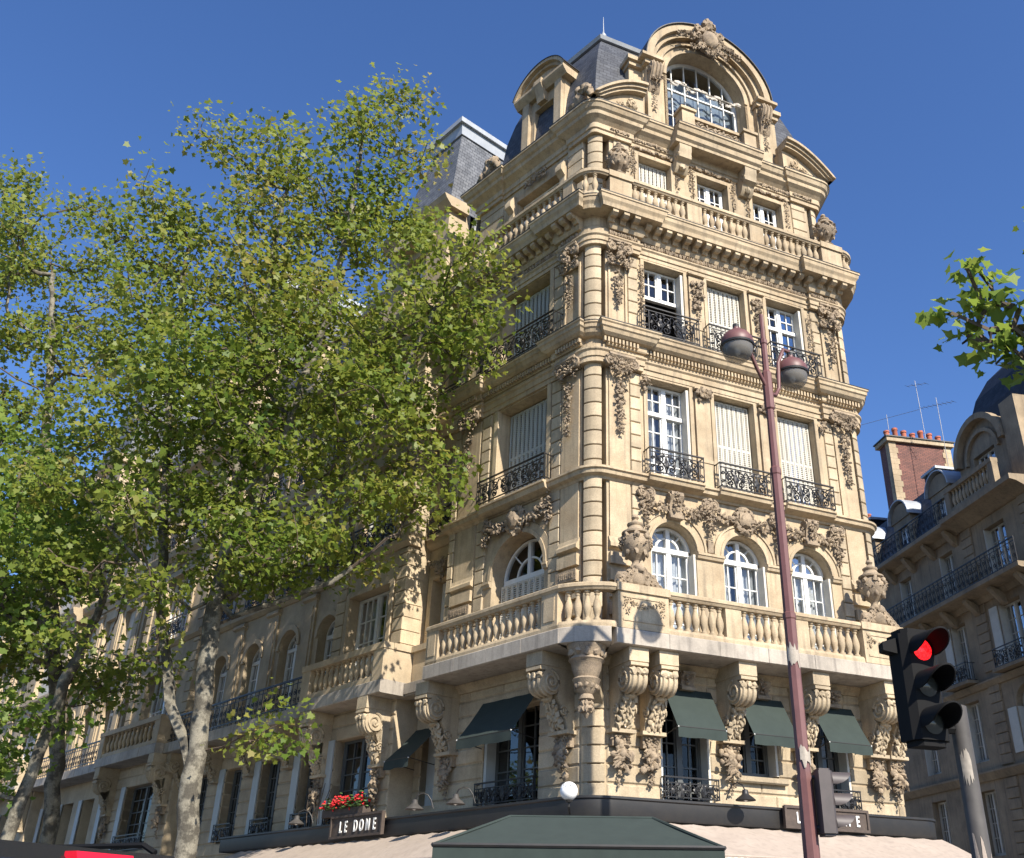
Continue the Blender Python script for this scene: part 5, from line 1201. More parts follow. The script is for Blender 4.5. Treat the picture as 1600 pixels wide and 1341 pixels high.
MB().lathe((.2, ry, .15), [(.4, 0), (.4, .06), (.1, .1), (.06, .2)], 16).obj('base', 'black', G)
# globe lamp on the corner of the fascia
gp_ = (.02, 17.5); gl_ = thing('globe_lamp', 'white opal globe lamp perched on the corner of the black fascia', 'lamp', (*gp_, 3.5))
v, f = ICO[2]; MB().add([tuple(p * .155 + np.array((*gp_, 3.74))) for p in v], f).obj('globe', 'white_bulb', gl_, smooth=80)
MB().tube([(*gp_, 3.60), (gp_[0], gp_[1], 3.5), (gp_[0] + .02, gp_[1] + .9, 3.47)], .02, 6).obj('stem', 'black', gl_)
MB().lathe((*gp_, 3.565), [(.06, 0), (.07, .03), (.05, .05)], 10).obj('collar', 'black', gl_)
lo = MB(); TG = lambda a, b, c: (gp_[0] - .03 + a, gp_[1] - .158, 3.80 + c)
for k in range(7): lo.tube([TG(-.06 + .022 * k, 0, .0 + .012 * math.sin(k * 2)), TG(-.05 + .022 * k, 0, .035 + .012 * math.cos(k * 3))], .004, 4)
lo.obj('logo', 'black', gl_)
# gooseneck lamps
def gooseneck(T, u, z, lab):
    t = thing('wall_lamp', lab, 'lamp', T(u, .55, z - .1), 'gooseneck lamps on the cafe fascia'); n = .50
    pts = [(n, z - .05), (n + .04, z + .12), (n + .1, z + .22), (n + .2, z + .25), (n + .3, z + .2), (n + .32, z + .1)]
    MB().tube([T(u - .22 + .22 * i / 5, a, b) for i, (a, b) in enumerate(pts)], .014, 6).obj('arm', 'black', t)
    x, y, _ = T(u, n + .32, 0); MB().lathe((x, y, z - .08), [(.19, 0), (.195, .01), (.15, .05), (.08, .1), (.06, .13), (.055, .19), (.02, .2)], 16).obj('shade', 'greymetal' if T is FL else 'black', t, smooth=40)
    MB().lathe((x, y, z - .10), [(.0, 0), (.04, .02), (.05, .06), (.03, .1)], 10, False).obj('bulb', 'white_bulb', t, smooth=60)
gooseneck(FR, 2.72, 3.92, 'black gooseneck lamp on the fascia between the first and second front window')
gooseneck(FL, 3.05, 3.92, 'grey gooseneck lamp under the flank awning window'); gooseneck(FL, 4.45, 3.92, 'grey gooseneck lamp between the flower box and the flank awning window'); gooseneck(FL, 9.3, 3.92, 'grey gooseneck lamp beside the flower box, away from the corner')
# signs
def sign(T, ua, ub, n, z0, z1, lab, rev, letters, size):
    t = thing('cafe_sign', lab, 'sign', T((ua + ub) / 2, n, z0))
    MB().box(T, ua, ub, n - .06, n, z0, z1).obj('board', 'brown', t)
    m = MB(); e = .04; m.box(T, ua - .01, ub + .01, n + .001, n + .03, z1 - e, z1 + .01); m.box(T, ua - .01, ub + .01, n + .001, n + .03, z0 - .01, z0 + e); m.box(T, ua - .01, ua + e, n + .001, n + .03, z0 + e, z1 - e); m.box(T, ub - e, ub + .01, n + .001, n + .03, z0 + e, z1 - e); m.obj('frame', 'brown', t)
    for i, (ch, du) in enumerate(letters):
        cu = bpy.data.curves.new('letter', 'FONT'); cu.body = ch; cu.size = size; cu.extrude = .008; cu.align_x = 'CENTER'; cu.offset = .006
        ob = bpy.data.objects.new('tmp', cu); C.objects.link(ob); dg = bpy.context.evaluated_depsgraph_get(); me = bpy.data.meshes.new_from_object(ob.evaluated_get(dg)); bpy.data.objects.remove(ob)
        d = -1 if rev else 1; co = np.empty(len(me.vertices) * 3); me.vertices.foreach_get('co', co); co = co.reshape(-1, 3); uc = (ua + ub) / 2 + d * du
        new = [T(uc + d * x * .62, n + .012 + zz_, z0 + (z1 - z0) / 2 - size * .36 + y) for x, y, zz_ in co]; me.vertices.foreach_set('co', np.array(new).ravel()); me.materials.clear(); me.materials.append(MAT['lettering'])
        link('letter', me, t)
LET = [('L', -.62), ('E', -.40), ('D', .0), ('O', .24), ('M', .50), ('E', .76)]
sign(FL, 5.90, 8.02, .62, 3.46, 3.93, 'wooden LE DOME sign with thin white capitals, below the red flower box', True, LET, .34)
sign(FR, 3.72, 5.74, .64, 3.43, 3.83, 'weathered wooden LE DOME sign behind the maroon lamp post', False, [('L', -.70), ('E', -.50), ('D', -.02), ('O', .22), ('M', .48), ('E', .74)], .28)
# flower box
fb = thing('flower_box', 'window box full of red geraniums above the LE DOME sign', 'flower box', FL(7.6, .5, 3.95))
MB().box(FL, 6.75, 8.5, .40, .62, 3.94, 4.10).obj('trough', 'brown', fb)
m = MB(); m2 = MB()
for k in range(170): m.blob(FL, (rng.uniform(6.7, 8.5), rng.uniform(.4, .72), 4.1 + abs(rng.normal(0, .13))), (.06, .05, .02), .3, 0)
for k in range(60):
    c = (rng.uniform(6.75, 8.45), rng.uniform(.42, .72), 4.25 + rng.normal(0, .07))
    for q in range(7): m2.blob(FL, (c[0] + rng.normal(0, .03), c[1] + rng.normal(0, .03), c[2] + rng.normal(0, .025)), (.026, .026, .022), .2, 0)
m.obj('foliage', 'plantgreen', fb, kind='stuff'); m2.obj('geraniums', 'flowerred', fb, kind='stuff')
st = MB()
for k in range(7): u = 8.5 + .12 * k * rng.uniform(.6, 1.3); st.tube([FL(u, .5, 3.84), FL(u + rng.normal(0, .05), .52, 4.3), FL(u + rng.normal(0, .12), .5, 4.55 + rng.random() * .25)], .008, 4)
st.obj('dry_stems', 'twig', fb)
# window awnings
def wawning(T, u0, u1, zt, zf, dep, lab):
    t = thing('window_awning', lab, 'awning', T((u0 + u1) / 2, .05, zt), 'green canvas window awnings')
    m = MB(); k = 8; vs = []
    for i in range(k + 1):
        for j in range(5): a = j / 4; vs.append(T(u0 + (u1 - u0) * i / k, .06 + (dep - .06) * a, zt + (zf - zt) * a - .05 * math.sin(math.pi * a) * (.4 + .6 * math.sin(math.pi * i / k)) + .006 * math.sin(i * 2.7 + j)))
    m.add(vs, [(i * 5 + j, (i + 1) * 5 + j, (i + 1) * 5 + j + 1, i * 5 + j + 1) for i in range(k) for j in range(4)]).obj('canopy', 'green', t, smooth=60)
    m = MB(); vs = []
    for i in range(k + 1): u = u0 + (u1 - u0) * i / k; vs += [T(u, dep + .012, zf - .012), T(u, dep + .012 + .022 * math.sin(i * 1.9), zf - .20 - .008 * math.sin(i * 1.3))]
    m.add(vs, [(2 * i, 2 * i + 2, 2 * i + 3, 2 * i + 1) for i in range(k)]).obj('valance', 'green', t, smooth=60)
    MB().tube([T(u0, dep, zf - .004), T(u1, dep, zf - .004)], .014, 6).obj('front_bar', 'black', t)
    for u in (u0 + .01, u1 - .01): MB().tube([T(u, .03, zf - .1), T(u, dep, zf - .005)], .011, 5).obj('arm', 'black', t); MB().lathe(T(u, dep + .01, zf - .01), [(.0, -.02), (.02, 0), (.0, .02)], 6, False).obj('end_knob', 'white', t)
for i, (a, b) in enumerate(((1.46, 2.56), (3.20, 4.30), (5.04, 6.14))): wawning(FR, a, b, 5.97, 5.14, .56, ('dark green awning over the front window nearest the round corner corbel', 'dark green awning over the front window with a stone sill', 'dark green awning over the front window behind the red traffic light')[i])
wawning(FL, 1.55, 3.30, 5.95, 5.12, .70, 'wide dark green awning over the flank window beside the scroll brackets'); wawning(FL.off(0, -.30), 5.2, 6.15, 5.78, 5.0, .85, 'small dark green awning beside the LE DOME flower box')

oc = MB(); arch_ring(oc, FL, 5.45, 20.75, .36, .50, -1.25, -.62, 0, 360, 24); arch_ring(oc, FL, 5.45, 20.75, .50, .56, -1.3, -.72, 0, 360, 24); oc.obj('zinc_lucarne', 'zinc', Wg, smooth=40)
MB().add([FL(5.45 + .37 * math.cos(a * math.pi / 8), -.8, 20.75 + .37 * math.sin(a * math.pi / 8)) for a in range(16)], [tuple(range(16))]).obj('lucarne_pane', 'darkglass', Wg)
# ------------------------------------------------------------------ house across the side street
_a = R_(-11.3); FB = Fr((22.5 * math.cos(_a), -22.5 * math.sin(_a)), (math.sin(_a), math.cos(_a)), (-math.cos(_a), math.sin(_a)))
RB = thing('side_street_house', 'shaded stone apartment house across the side street, with iron balconies and arched dormers', 'building', FB(40, -4, 0))
U0, U1 = 27.6, 62.0
wins = [(30.6, 1.35), (34.0, 1.05), (37.3, 1.05), (40.6, 1.05), (43.9, 1.05), (47.2, 1.05), (50.5, 1.05), (53.8, 1.05), (57.1, 1.05), (60.4, 1.05)]
FLR = [(0.15, 3.7, .6, 3.2), (3.7, 7.0, 4.2, 6.4), (7.0, 10.1, 7.4, 9.6), (10.1, 13.25, 10.35, 12.6), (13.25, 16.3, 13.45, 15.6)]
for fi, (z0, z1, a, b) in enumerate(FLR):
    arch = fi == 2
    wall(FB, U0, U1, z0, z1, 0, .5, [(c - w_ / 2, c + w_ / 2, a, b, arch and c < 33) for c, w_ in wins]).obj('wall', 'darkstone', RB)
    for ci, (c, w_) in enumerate(wins):
        if ci > 5: MB().box(FB, c - w_ / 2, c + w_ / 2, -.4, -.3, a, b).obj('shutter', 'shutter', RB); continue
        ar_ = arch and c < 33
        window(RB, FB, c, w_ - .03, a + .02, b - .02, -.3, None, (4,), 2, ar_, matn='shutter' if fi else 'greyshutter')
        if fi > 1:
            MB().box(FB, c + w_ / 2 - .06, c + w_ / 2 - .005, -.26, -.02, a, b - (w_ / 2 if ar_ else 0)).obj('folded_shutter', 'shutter', RB)
            if fi == 3 or ar_: MB().box(FB, c + w_ / 2 + .01, c + w_ / 2 + .5, .012, .05, a, b - (w_ / 2 if ar_ else 0)).obj('open_shutter', 'shutter', RB)
            if fi == 3: railing(RB, FB, c - w_ / 2 - .2, c + w_ / 2 + .2, .42, a - .08, a + .62, .4); MB().box(FB, c - w_ / 2 - .3, c + w_ / 2 + .3, .002, .5, a - .2, a - .085).obj('balcony_slab', 'darkstone', RB)
MB().prism([FB(U0, -1, .16), FB(U1, -1, .16), FB(U1, -9, .16), FB(U0, -9, .16)], [FB(U0, -1, 17), FB(U1, -1, 17), FB(U1, -9, 17), FB(U0, -9, 17)]).obj('dark_backing', 'dark_backing', RB)  # added dark block, stands in for shaded rooms and stops light
wall(Fr(FB(U0, 0, 0)[:2], (-FB.n[0], -FB.n[1]), (-FB.a[0], -FB.a[1])), 0, 9, .15, 16.3, 0, .3, []).obj('end_wall', 'darkstone', RB)
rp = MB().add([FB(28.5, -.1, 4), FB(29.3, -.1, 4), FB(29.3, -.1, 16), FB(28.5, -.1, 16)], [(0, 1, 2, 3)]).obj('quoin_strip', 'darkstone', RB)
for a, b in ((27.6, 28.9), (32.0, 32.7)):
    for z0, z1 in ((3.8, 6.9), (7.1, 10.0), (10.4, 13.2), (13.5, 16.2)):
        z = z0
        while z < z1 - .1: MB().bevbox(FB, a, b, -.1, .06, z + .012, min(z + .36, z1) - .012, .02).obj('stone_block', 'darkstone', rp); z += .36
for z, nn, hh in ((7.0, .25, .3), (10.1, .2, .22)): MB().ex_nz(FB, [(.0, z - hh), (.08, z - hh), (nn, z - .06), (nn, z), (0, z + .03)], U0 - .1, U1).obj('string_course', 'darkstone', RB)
def long_balcony(z, u0, u1, n):
    MB().ex_nz(FB, [(.0, z - .45), (.1, z - .45), (.2, z - .25), (n - .1, z - .2), (n, z - .16), (n, z), (0, z + .01)], u0 - .1, u1).obj('balcony_slab', 'darkstone', RB)
    m = MB(); m.box(FB, u0, u1, n - .12, n - .08, z + .93, z + .97); m.box(FB, u0, u1, n - .11, n - .09, z + .06, z + .09); m.box(FB, u0, u1, n - .11, n - .09, z + .80, z + .82)
    u = u0
    while u < u1:
        m.box(FB, u, u + .02, n - .11, n - .09, z, z + .93)
        if u < 46:
            m.spiral(FB, u + .14, z + .60, n - .1, .11, 1.4, R_(90), .013, 1, 9); m.spiral(FB, u + .14, z + .28, n - .1, .11, 1.4, R_(-90), .013, -1, 9); m.tube([FB(u + .03, n - .1, z + .1), FB(u + .26, n - .1, z + .8)], .011, 4)
        u += .30
    m.obj('balcony_railing', 'iron', RB)
    k = u0 + .5
    while k < min(u1, 48): MB().ex_nz(FB, [(0.001, z - .451), (n * .7, z - .2), (n * .7, z - .32), (.18, z - .75), (0.001, z - .85)], k - .12, k + .12).obj('corbel', 'darkstone', RB); k += 1.65
long_balcony(13.35, 28.6, U1, .85); long_balcony(16.45, 32.6, U1, .75)
for c in (30.6,):      # stone attic gable over the end bay
    MB().ex_nz(FB, [(0, 16.0), (.1, 16.0), (.6, 16.25), (.85, 16.3), (.85, 16.5), (0, 16.52)], 28.0, 32.7).obj('cornice', 'darkstone', RB)
    wall(FB, 28.9, 32.3, 16.5, 18.9, -.25, .8, [(c - .7, c + .7, 17.3, 18.7)]).obj('gable', 'darkstone', RB)
    pl = [(c + 1.7 * math.cos(R_(x)), 18.8 + 1.25 * math.sin(R_(x))) for x in range(0, 181, 10)]; MB().ex_uz(FB, pl, -1.0, -.26).obj('gable_top', 'darkstone', RB)
    m = MB(); arch_ring(m, FB, c, 18.5, 1.0, 1.14, -.249, -.12, 0, 180, 18); arch_ring(m, FB, c, 18.6, 1.42, 1.66, -.25, .05, 0, 180, 20); m.obj('gable_moulding', 'darkstone', RB)
    window(RB, FB, c, 1.38, 17.3, 18.7, -.5, 18.25, (2, 1), 2)
    b_ = MB(); b_.box(FB, 29.0, 32.3, .45, .7, 16.52, 16.72); b_.box(FB, 29.0, 32.3, .42, .72, 17.45, 17.62); b_.box(FB, 29.0, 29.3, .45, .7, 16.72, 17.45); b_.box(FB, 32.0, 32.3, .45, .7, 16.72, 17.45); bo = b_.obj('balustrade', 'darkstone', RB)
    balusters(bo, rowpts(FB, 29.35, 31.95, .57, 11), 16.72, .73, .09)
    MB().box(FB, 28.0, 28.9, -.9, -.05, 16.5, 19.9).obj('gable_pier', 'darkstone', RB)
# slate mansard, dormers, corner dome, chimneys
ro = MB(); pts = [(-.2, 16.4), (-.6, 18.0), (-1.2, 19.6), (-3.5, 20.6)]; vv = []; uvs = []
for (a, z) in pts: vv += [FB(U0 + .5, a, z), FB(U1, a, z)]; uvs += [(U0, z), (U1, z)]
ro.add(vv, [(2 * i, 2 * i + 1, 2 * i + 3, 2 * i + 2) for i in range(3)]); ro.uv = uvs; ro.obj('mansard_roof', 'slate', RB)
for c in (34.0, 37.3, 40.6, 43.9, 47.2, 50.5):
    m = MB(); mm = wall(FB, c - .75, c + .75, 16.5, 18.5, -.30, 1.1, [(c - .42, c + .42, 16.6, 18.1)]); m.add(mm.v, mm.f)
    pl = [(c + .85 * math.cos(R_(x)), 18.45 + .75 * math.sin(R_(x))) for x in range(0, 181, 15)]; m.ex_uz(FB, pl, -1.2, -.25); m.obj('dormer', 'darkstone', RB)
    l_ = MB(); arch_ring(l_, FB, c, 18.45, .86, .92, -1.6, -.1, 0, 180, 14); l_.obj('dormer_flashing', 'zinc', RB); window(RB, FB, c, .82, 16.6, 18.1, -.5, None, (3,), 2)
for c in (36.0, 42.2): MB().box(FB, c - .5, c + .5, -2.4, -1.3, 18.8, 20.3).obj('roof_dormer', 'slate', RB); MB().box(FB, c - .62, c + .62, -2.6, -1.2, 20.3, 20.42).obj('roof_dormer_cap', 'zinc', RB)
fd = [FB(32.3, -.9, 0)[:2], FB(27.2, -.9, 0)[:2], FB(27.2, -6.0, 0)[:2], FB(32.3, -6.0, 0)[:2]]
bell_roof(RB, fd, [(.0, 18.6), (.04, 19.8), (.16, 20.9), (.42, 21.8), (.85, 22.6), (1.45, 23.2), (2.0, 23.5)], 'dome_roof', 'domeslate')
def chimney(c, n0, n1, z0, z1, w_, quo=True):
    m = MB(); uv = []; u0, u1 = c - w_ / 2, c + w_ / 2
    for (a, b, c_, d) in (((u0, n1), (u1, n1), n1, n1), ((u0, n0), (u0, n1), 0, 0), ((u1, n0), (u1, n1), 0, 0)):
        m.add([FB(*a, z0), FB(*b, z0), FB(*b, z1), FB(*a, z1)], [(0, 1, 2, 3)]); L = math.hypot(a[0] - b[0], a[1] - b[1]); uv += [(0, z0), (L, z0), (L, z1), (0, z1)]
    m.uv = uv; o = m.obj('chimney', 'brick', RB)
    z = z0; k = 0
    while z < z1 - .1:
        e_ = .10 + .09 * (k % 2)
        for nn in (n1, n0):
            s_ = -1 if nn == n1 else 1; MB().box(FB, u0 - .03, u0 + .30, min(nn - s_ * .03, nn + s_ * (e_ + .25)), max(nn - s_ * .03, nn + s_ * (e_ + .25)), z + .004, min(z + .3, z1) - .004).obj('quoin_stone', 'stone', o)
        z += .3; k += 1
    MB().box(FB, u0 - .16, u1 + .16, n0 - .16, n1 + .16, z1, z1 + .22).obj('chimney_cap', 'stone', o); MB().box(FB, u0 - .22, u1 + .22, n0 - .22, n1 + .22, z1 + .22, z1 + .28).obj('cap_lead', 'black', o)
    k = max(3, int((n1 - n0) / .42))
    for i in range(k):
        n_ = n0 + (n1 - n0) * (i + .5) / k; h_ = .55 + .2 * ((i * 7) % 3) / 2
        MB().lathe(FB(c, n_, z1 + .28), [(.14, 0), (.13, h_ * .8), (.16, h_ * .85), (.15, h_), (.1, h_)], 10).obj('chimney_pot', 'terracotta', o, smooth=40)
chimney(39.3, -4.5, -1.2, 17.0, 23.3, .9); chimney(48.0, -5.0, -1.0, 17.0, 22.6, .9); chimney(31.4, -7.5, -5.2, 19, 24.8, 1.0)
def aerial(u, n, z, h, bars, lab, lean=0):
    t = thing('roof_aerial', lab, 'aerial', FB(u, n, z)); MB().tube([FB(u, n, z), FB(u + lean, n, z + h)], .016, 5).obj('mast', 'goldtop', t)
    for (zz_, L, n_el) in bars:
        MB().tube([FB(u - L * .4, n - L * .3, z + zz_ - .1), FB(u + L * .4, n + L * .3, z + zz_ + .1)], .011, 4).obj('boom', 'goldtop', t)
        for k in range(n_el): f_ = -.4 + .8 * k / max(1, n_el - 1); x = FB(u + L * f_, n + L * .75 * f_, z + zz_ + .25 * f_); MB().tube([(x[0] - .16, x[1] - .1, x[2]), (x[0] + .16, x[1] + .1, x[2])], .008, 3).obj('element', 'goldtop', t)
aerial(39.3, -3.6, 23.4, 4.0, [(3.7, 1.0, 4)], 'tall bare aerial mast on the brick chimney stack', .1); aerial(37.0, -3.0, 20.4, 4.6, [(4.2, 1.6, 8)], 'aerial with a slanting boom beside the slate dome'); 
aerial(39.3, -1.6, 23.4, 1.7, [(1.5, 3.4, 0)], 'thin horizontal wire aerial above the chimney pots'); aerial(48.0, -2.0, 22.6, 1.9, [(1.7, 3.0, 0)], 'thin wire aerial on the farther brick chimney')
# ------------------------------------------------------------------ street lamp
LP = (3.293, 14.2)
L = thing('street_lamp', 'tall maroon street lamp with two round hooded heads in front of the house', 'street lamp', (*LP, .004))
MB().lathe((*LP, 0), [(0.182, 0.004), (0.182, 0.900), (0.154, 0.950), (0.120, 1.000), (0.113, 2.839), (0.108, 3.506), (0.108, 3.554), (0.096, 3.601), (0.091, 5.793), (0.101, 5.812), (0.101, 5.889), (0.084, 5.908), (0.079, 8.176), (0.090, 8.195), (0.090, 8.290), (0.069, 8.328), (0.063, 9.367), (0.086, 9.396), (0.086, 10.082), (0.058, 10.130), (0.053, 10.654), (0.067, 10.673), (0.067, 10.749), (0.043, 10.768), (0.038, 11.273), (0.000, 11.302)], 8, False).obj('pole', 'maroon', L, smooth=20)
def scrap(PB, c, r, z0, z1, a0, a1, seed, mt='slab'):
    g = random.Random(seed); N = 9; m = MB(); lo = [z0 + (z1 - z0) * g.uniform(0, .35) for _ in range(N + 1)]; hi = [z1 - (z1 - z0) * g.uniform(0, .35) for _ in range(N + 1)]
    vs = []
    for i in range(N + 1):
        an = R_(a0 + (a1 - a0) * i / N); vs += [(c[0] + r * math.cos(an), c[1] + r * math.sin(an), lo[i]), (c[0] + r * math.cos(an), c[1] + r * math.sin(an), hi[i])]
    m.add(vs, [(2 * i, 2 * i + 2, 2 * i + 3, 2 * i + 1) for i in range(N)]).obj('sticker_scrap', mt, PB)
scrap(L, LP, .098, 5.05, 5.45, 200, 320, 1); scrap(L, LP, .109, 3.66, 4.0, 240, 350, 2)
def lamp_head(x, y, z, arm):
    h = thing('tmp', 'x', 'x'); bpy.data.objects.remove(h)
    hd = MB().lathe((x, y, z), [(.275, 0), (.28, .04), (.26, .13), (.20, .22), (.12, .28), (.06, .30), (.05, .38), (.0, .39)], 20, False).obj('hood', 'maroon', L, smooth=50)
    MB().lathe((x, y, z), [(.24, -.03), (.285, -.03), (.292, .0), (.28, .012), (.24, .012)], 20, False).obj('rim', 'black', hd, smooth=30)
    MB().lathe((x, y, z - .03), [(.262, 0), (.257, -.07), (.23, -.155), (.165, -.23), (.08, -.265), (.0, -.275)], 20, False).obj('glass_bowl', 'lampglass', hd, smooth=60)
    MB().lathe((x, y, z - .02), [(.24, 0), (.10, .1), (.05, .12)], 16, False).obj('reflector', 'greymetal', hd, smooth=60)
    v, f = ICO[1]; MB().add([tuple(p * np.array((.055, .055, .09)) + np.array((x, y, z - .1))) for p in v], f).obj('bulb', 'white_bulb', hd, smooth=80)
    MB().tube(arm, .034, 8).obj('arm', 'maroon', L, smooth=60)
    MB().lathe(arm[-1], [(.0, -.05), (.055, -.03), (.055, .05), (.0, .07)], 8, False).obj('swivel', 'black', hd)
hx, hy = 2.735, 13.70; gx, gy = 3.83, 14.58
lamp_head(hx, hy, 10.31, [(LP[0], LP[1], 9.75), (LP[0] - .19, LP[1] - .17, 10.08), (LP[0] - .40, LP[1] - .36, 10.54), (hx + .03, hy + .03, 10.71), (hx, hy, 10.68)])
lamp_head(gx, gy, 10.31, [(LP[0], LP[1], 9.70), (LP[0] + .15, LP[1] + .11, 9.72), (LP[0] + .23, LP[1] + .17, 9.89), (LP[0] + .27, LP[1] + .21, 10.42), (LP[0] + .40, LP[1] + .30, 10.75), (gx - .03, gy - .02, 10.75), (gx, gy, 10.68)])
# ------------------------------------------------------------------ traffic lights
def emis(name, c, s):
    m = bpy.data.materials.new(name); m.use_nodes = True; t = m.node_tree; b = t.nodes['Principled BSDF']; b.inputs['Base Color'].default_value = (*c, 1); b.inputs['Emission Color'].default_value = (*c, 1); b.inputs['Roughness'].default_value = .25
    v = t.nodes.new('ShaderNodeTexVoronoi'); v.inputs['Scale'].default_value = 95; g = t.nodes.new('ShaderNodeNewGeometry'); t.links.new(g.outputs['Position'], v.inputs['Vector'])
    r = t.nodes.new('ShaderNodeMapRange'); r.inputs[1].default_value = .15; r.inputs[2].default_value = .7; r.inputs[3].default_value = s * 1.7; r.inputs[4].default_value = s * .45
    t.links.new(v.outputs['Distance'], r.inputs[0]); t.links.new(r.outputs[0], b.inputs['Emission Strength']); return m
REDLIT = emis('lit_red_lamp', (1.0, .012, .016), 1.15)
def signal(t, c, az, pitch, rl, lit=None, hm='blackplastic', hw=.135, dep=.14, vis=.21):
    a = R_(az); nrm = (math.sin(a), math.cos(a)); T = Fr(c[:2], (-nrm[1], nrm[0]), nrm); zc = c[2]; H_ = pitch * 1.5 + .02
    m = MB(); q = .035
    sec = [(-hw, -dep), (hw, -dep), (hw, -q), (hw - q, 0), (-hw + q, 0), (-hw, -q)]
    m.prism([T(u, n, zc - H_ + .03) for u, n in sec], [T(u, n, zc + H_ - .03) for u, n in sec]); s2 = [(u * .8, -dep / 2 + (n + dep / 2) * .8) for u, n in sec]
    m.prism([T(u, n, zc - H_) for u, n in s2], [T(u, n, zc - H_ + .029) for u, n in s2]); m.prism([T(u, n, zc + H_ - .029) for u, n in s2], [T(u, n, zc + H_) for u, n in s2])
    ho = m.obj('housing', hm, t)
    for i in range(3):
        z = zc + pitch * (1 - i); N = 24
        ring = [(rl * math.cos(2 * math.pi * k / N), rl * math.sin(2 * math.pi * k / N)) for k in range(N)]
        vs = [T(0, .022, z)] + [T(u * .55, .018, z + v * .55) for u, v in ring] + [T(u, .004, z + v) for u, v in ring]
        MB().add(vs, [(0, 1 + k, 1 + (k + 1) % N) for k in range(N)] + [(1 + k, 1 + N + k, 1 + N + (k + 1) % N, 1 + (k + 1) % N) for k in range(N)]).obj('lens', REDLIT if (lit == i) else 'greenlens', ho, smooth=60)
        v = MB(); vs = []; K = 18
        for k in range(K + 1):
            an = R_(-20 + 220 * k / K); ll = vis * (.25 + .75 * math.sin(max(0, min(math.pi, (an + R_(20)) * 180 / 220))) ** .6)
            for r_ in (rl + .012, rl + .022): vs += [T(r_ * math.cos(an), .001, z + r_ * math.sin(an)), T(r_ * math.cos(an), ll, z + r_ * math.sin(an) * (.97))]
        v.add(vs, [(4 * k, 4 * k + 4, 4 * k + 5, 4 * k + 1) for k in range(K)] + [(4 * k + 2, 4 * k + 6, 4 * k + 7, 4 * k + 3) for k in range(K)] + [(4 * k + 1, 4 * k + 5, 4 * k + 7, 4 * k + 3) for k in range(K)]).obj('visor', hm, ho, smooth=40)
    return T
t1 = thing('traffic_light', 'black traffic light showing red, on a grey pole covered in old sticker scraps', 'traffic light', (2.13, 5.42, .004))
c1 = (1.925, 5.25, 2.80); T1 = signal(t1, c1, 162, .195, .060, 0, hw=.115, vis=.19)
MB().lathe((2.13, 5.42, .004), [(.08, 0), (.08, 1.0), (.05, 1.05), (.05, 2.72), (.0, 2.74)], 12, False).obj('pole', 'greymetal', t1, smooth=40)
scrap(t1, (2.13, 5.42), .0515, 1.3, 2.1, 215, 315, 7, 'beige'); scrap(t1, (2.13, 5.42), .0515, 2.3, 2.5, 220, 280, 8, 'slab')
MB().tube([(2.13, 5.42, 2.7), (1.95, 5.37, 2.7)], .025, 6).obj('bracket', 'blackplastic', t1); MB().tube([(2.13, 5.42, 2.6), (1.92, 5.37, 2.6)], .025, 6).obj('bracket', 'blackplastic', t1)
a = R_(250); MB().prism([(c1[0] - .10 + .0 * k, c1[1] + .02, c1[2] + z) for k, z in ((0, .17), (0, .27))] + [(c1[0] - .10, c1[1] + .10, c1[2] + .27), (c1[0] - .10, c1[1] + .10, c1[2] + .17)], [(c1[0] - .21, c1[1] + .0, c1[2] + .19), (c1[0] - .21, c1[1] + .0, c1[2] + .235), (c1[0] - .21, c1[1] + .08, c1[2] + .235), (c1[0] - .21, c1[1] + .08, c1[2] + .19)]).obj('side_visor', 'blackplastic', t1)
t2 = thing('traffic_light', 'brown traffic light seen from the side, strapped to the maroon lamp post', 'traffic light', (3.49, 14.18, 2.7))
signal(t2, (3.62, 14.13, 3.22), 84, .275, .105, None, 'brownpaint' if 'brownpaint' in MAT else 'black', .15, .20, .30)
for z in (2.9, 3.55): MB().tube([(3.30, 14.2, z), (3.49, 14.14, z)], .03, 6).obj('strap', 'black', t2)
# ------------------------------------------------------------------ parked van at the kerb
e_ = Vector((.383, .924)); h_ = Vector((-.924, .383)); o_ = Vector((-2.74, 4.88))
FV = Fr((o_.x, o_.y), (e_.x, e_.y), (h_.x, h_.y))      # u across the tail, n forward along the van
V = thing('parked_van', 'black van with a red brake light under the edge of its roof', 'van', FV(.8, 2.2, .004))
prof = [(.02, .45), (.0, .95), (.06, 1.20), (.16, 1.90), (.26, 1.985), (.5, 2.0), (2.9, 2.0), (3.3, 1.92), (3.95, 1.25), (4.75, 1.08), (4.9, .9), (4.92, .45), (4.6, .32), (.2, .32)]
m = MB(); N_ = len(prof)
for (u, s) in ((0, .93), (.07, 1.0), (1.63, 1.0), (1.70, .93)):
    for (n, z) in prof: m.v.append(FV(u if z < 1.1 else .85 + (u - .85) * (1 - .10 * (z - 1.1)), n + (1 - s) * .4 * (1 if n < 2 else -1), .32 + (z - .32) * (s if z > 1.9 else 1)))
for k in range(3): m.f += [(k * N_ + i, k * N_ + (i + 1) % N_, (k + 1) * N_ + (i + 1) % N_, (k + 1) * N_ + i) for i in range(N_)]
m.f += [tuple(range(N_))[::-1], tuple(range(3 * N_, 4 * N_))]
m.obj('body', 'carpaint', V, smooth=35)
dark = mat('tinted_glass', (.01, .012, .014), .05)
MB().add([FV(.22, .075, 1.22), FV(1.48, .075, 1.22), FV(1.40, .150, 1.80), FV(.30, .150, 1.80)], [(0, 1, 2, 3)]).obj('rear_window', dark, V)
MB().add([FV(-.004, .5, 1.2), FV(-.004, 3.2, 1.2), FV(.075, 2.9, 1.82), FV(.075, .5, 1.82)], [(0, 1, 2, 3)]).obj('side_window', dark, V)
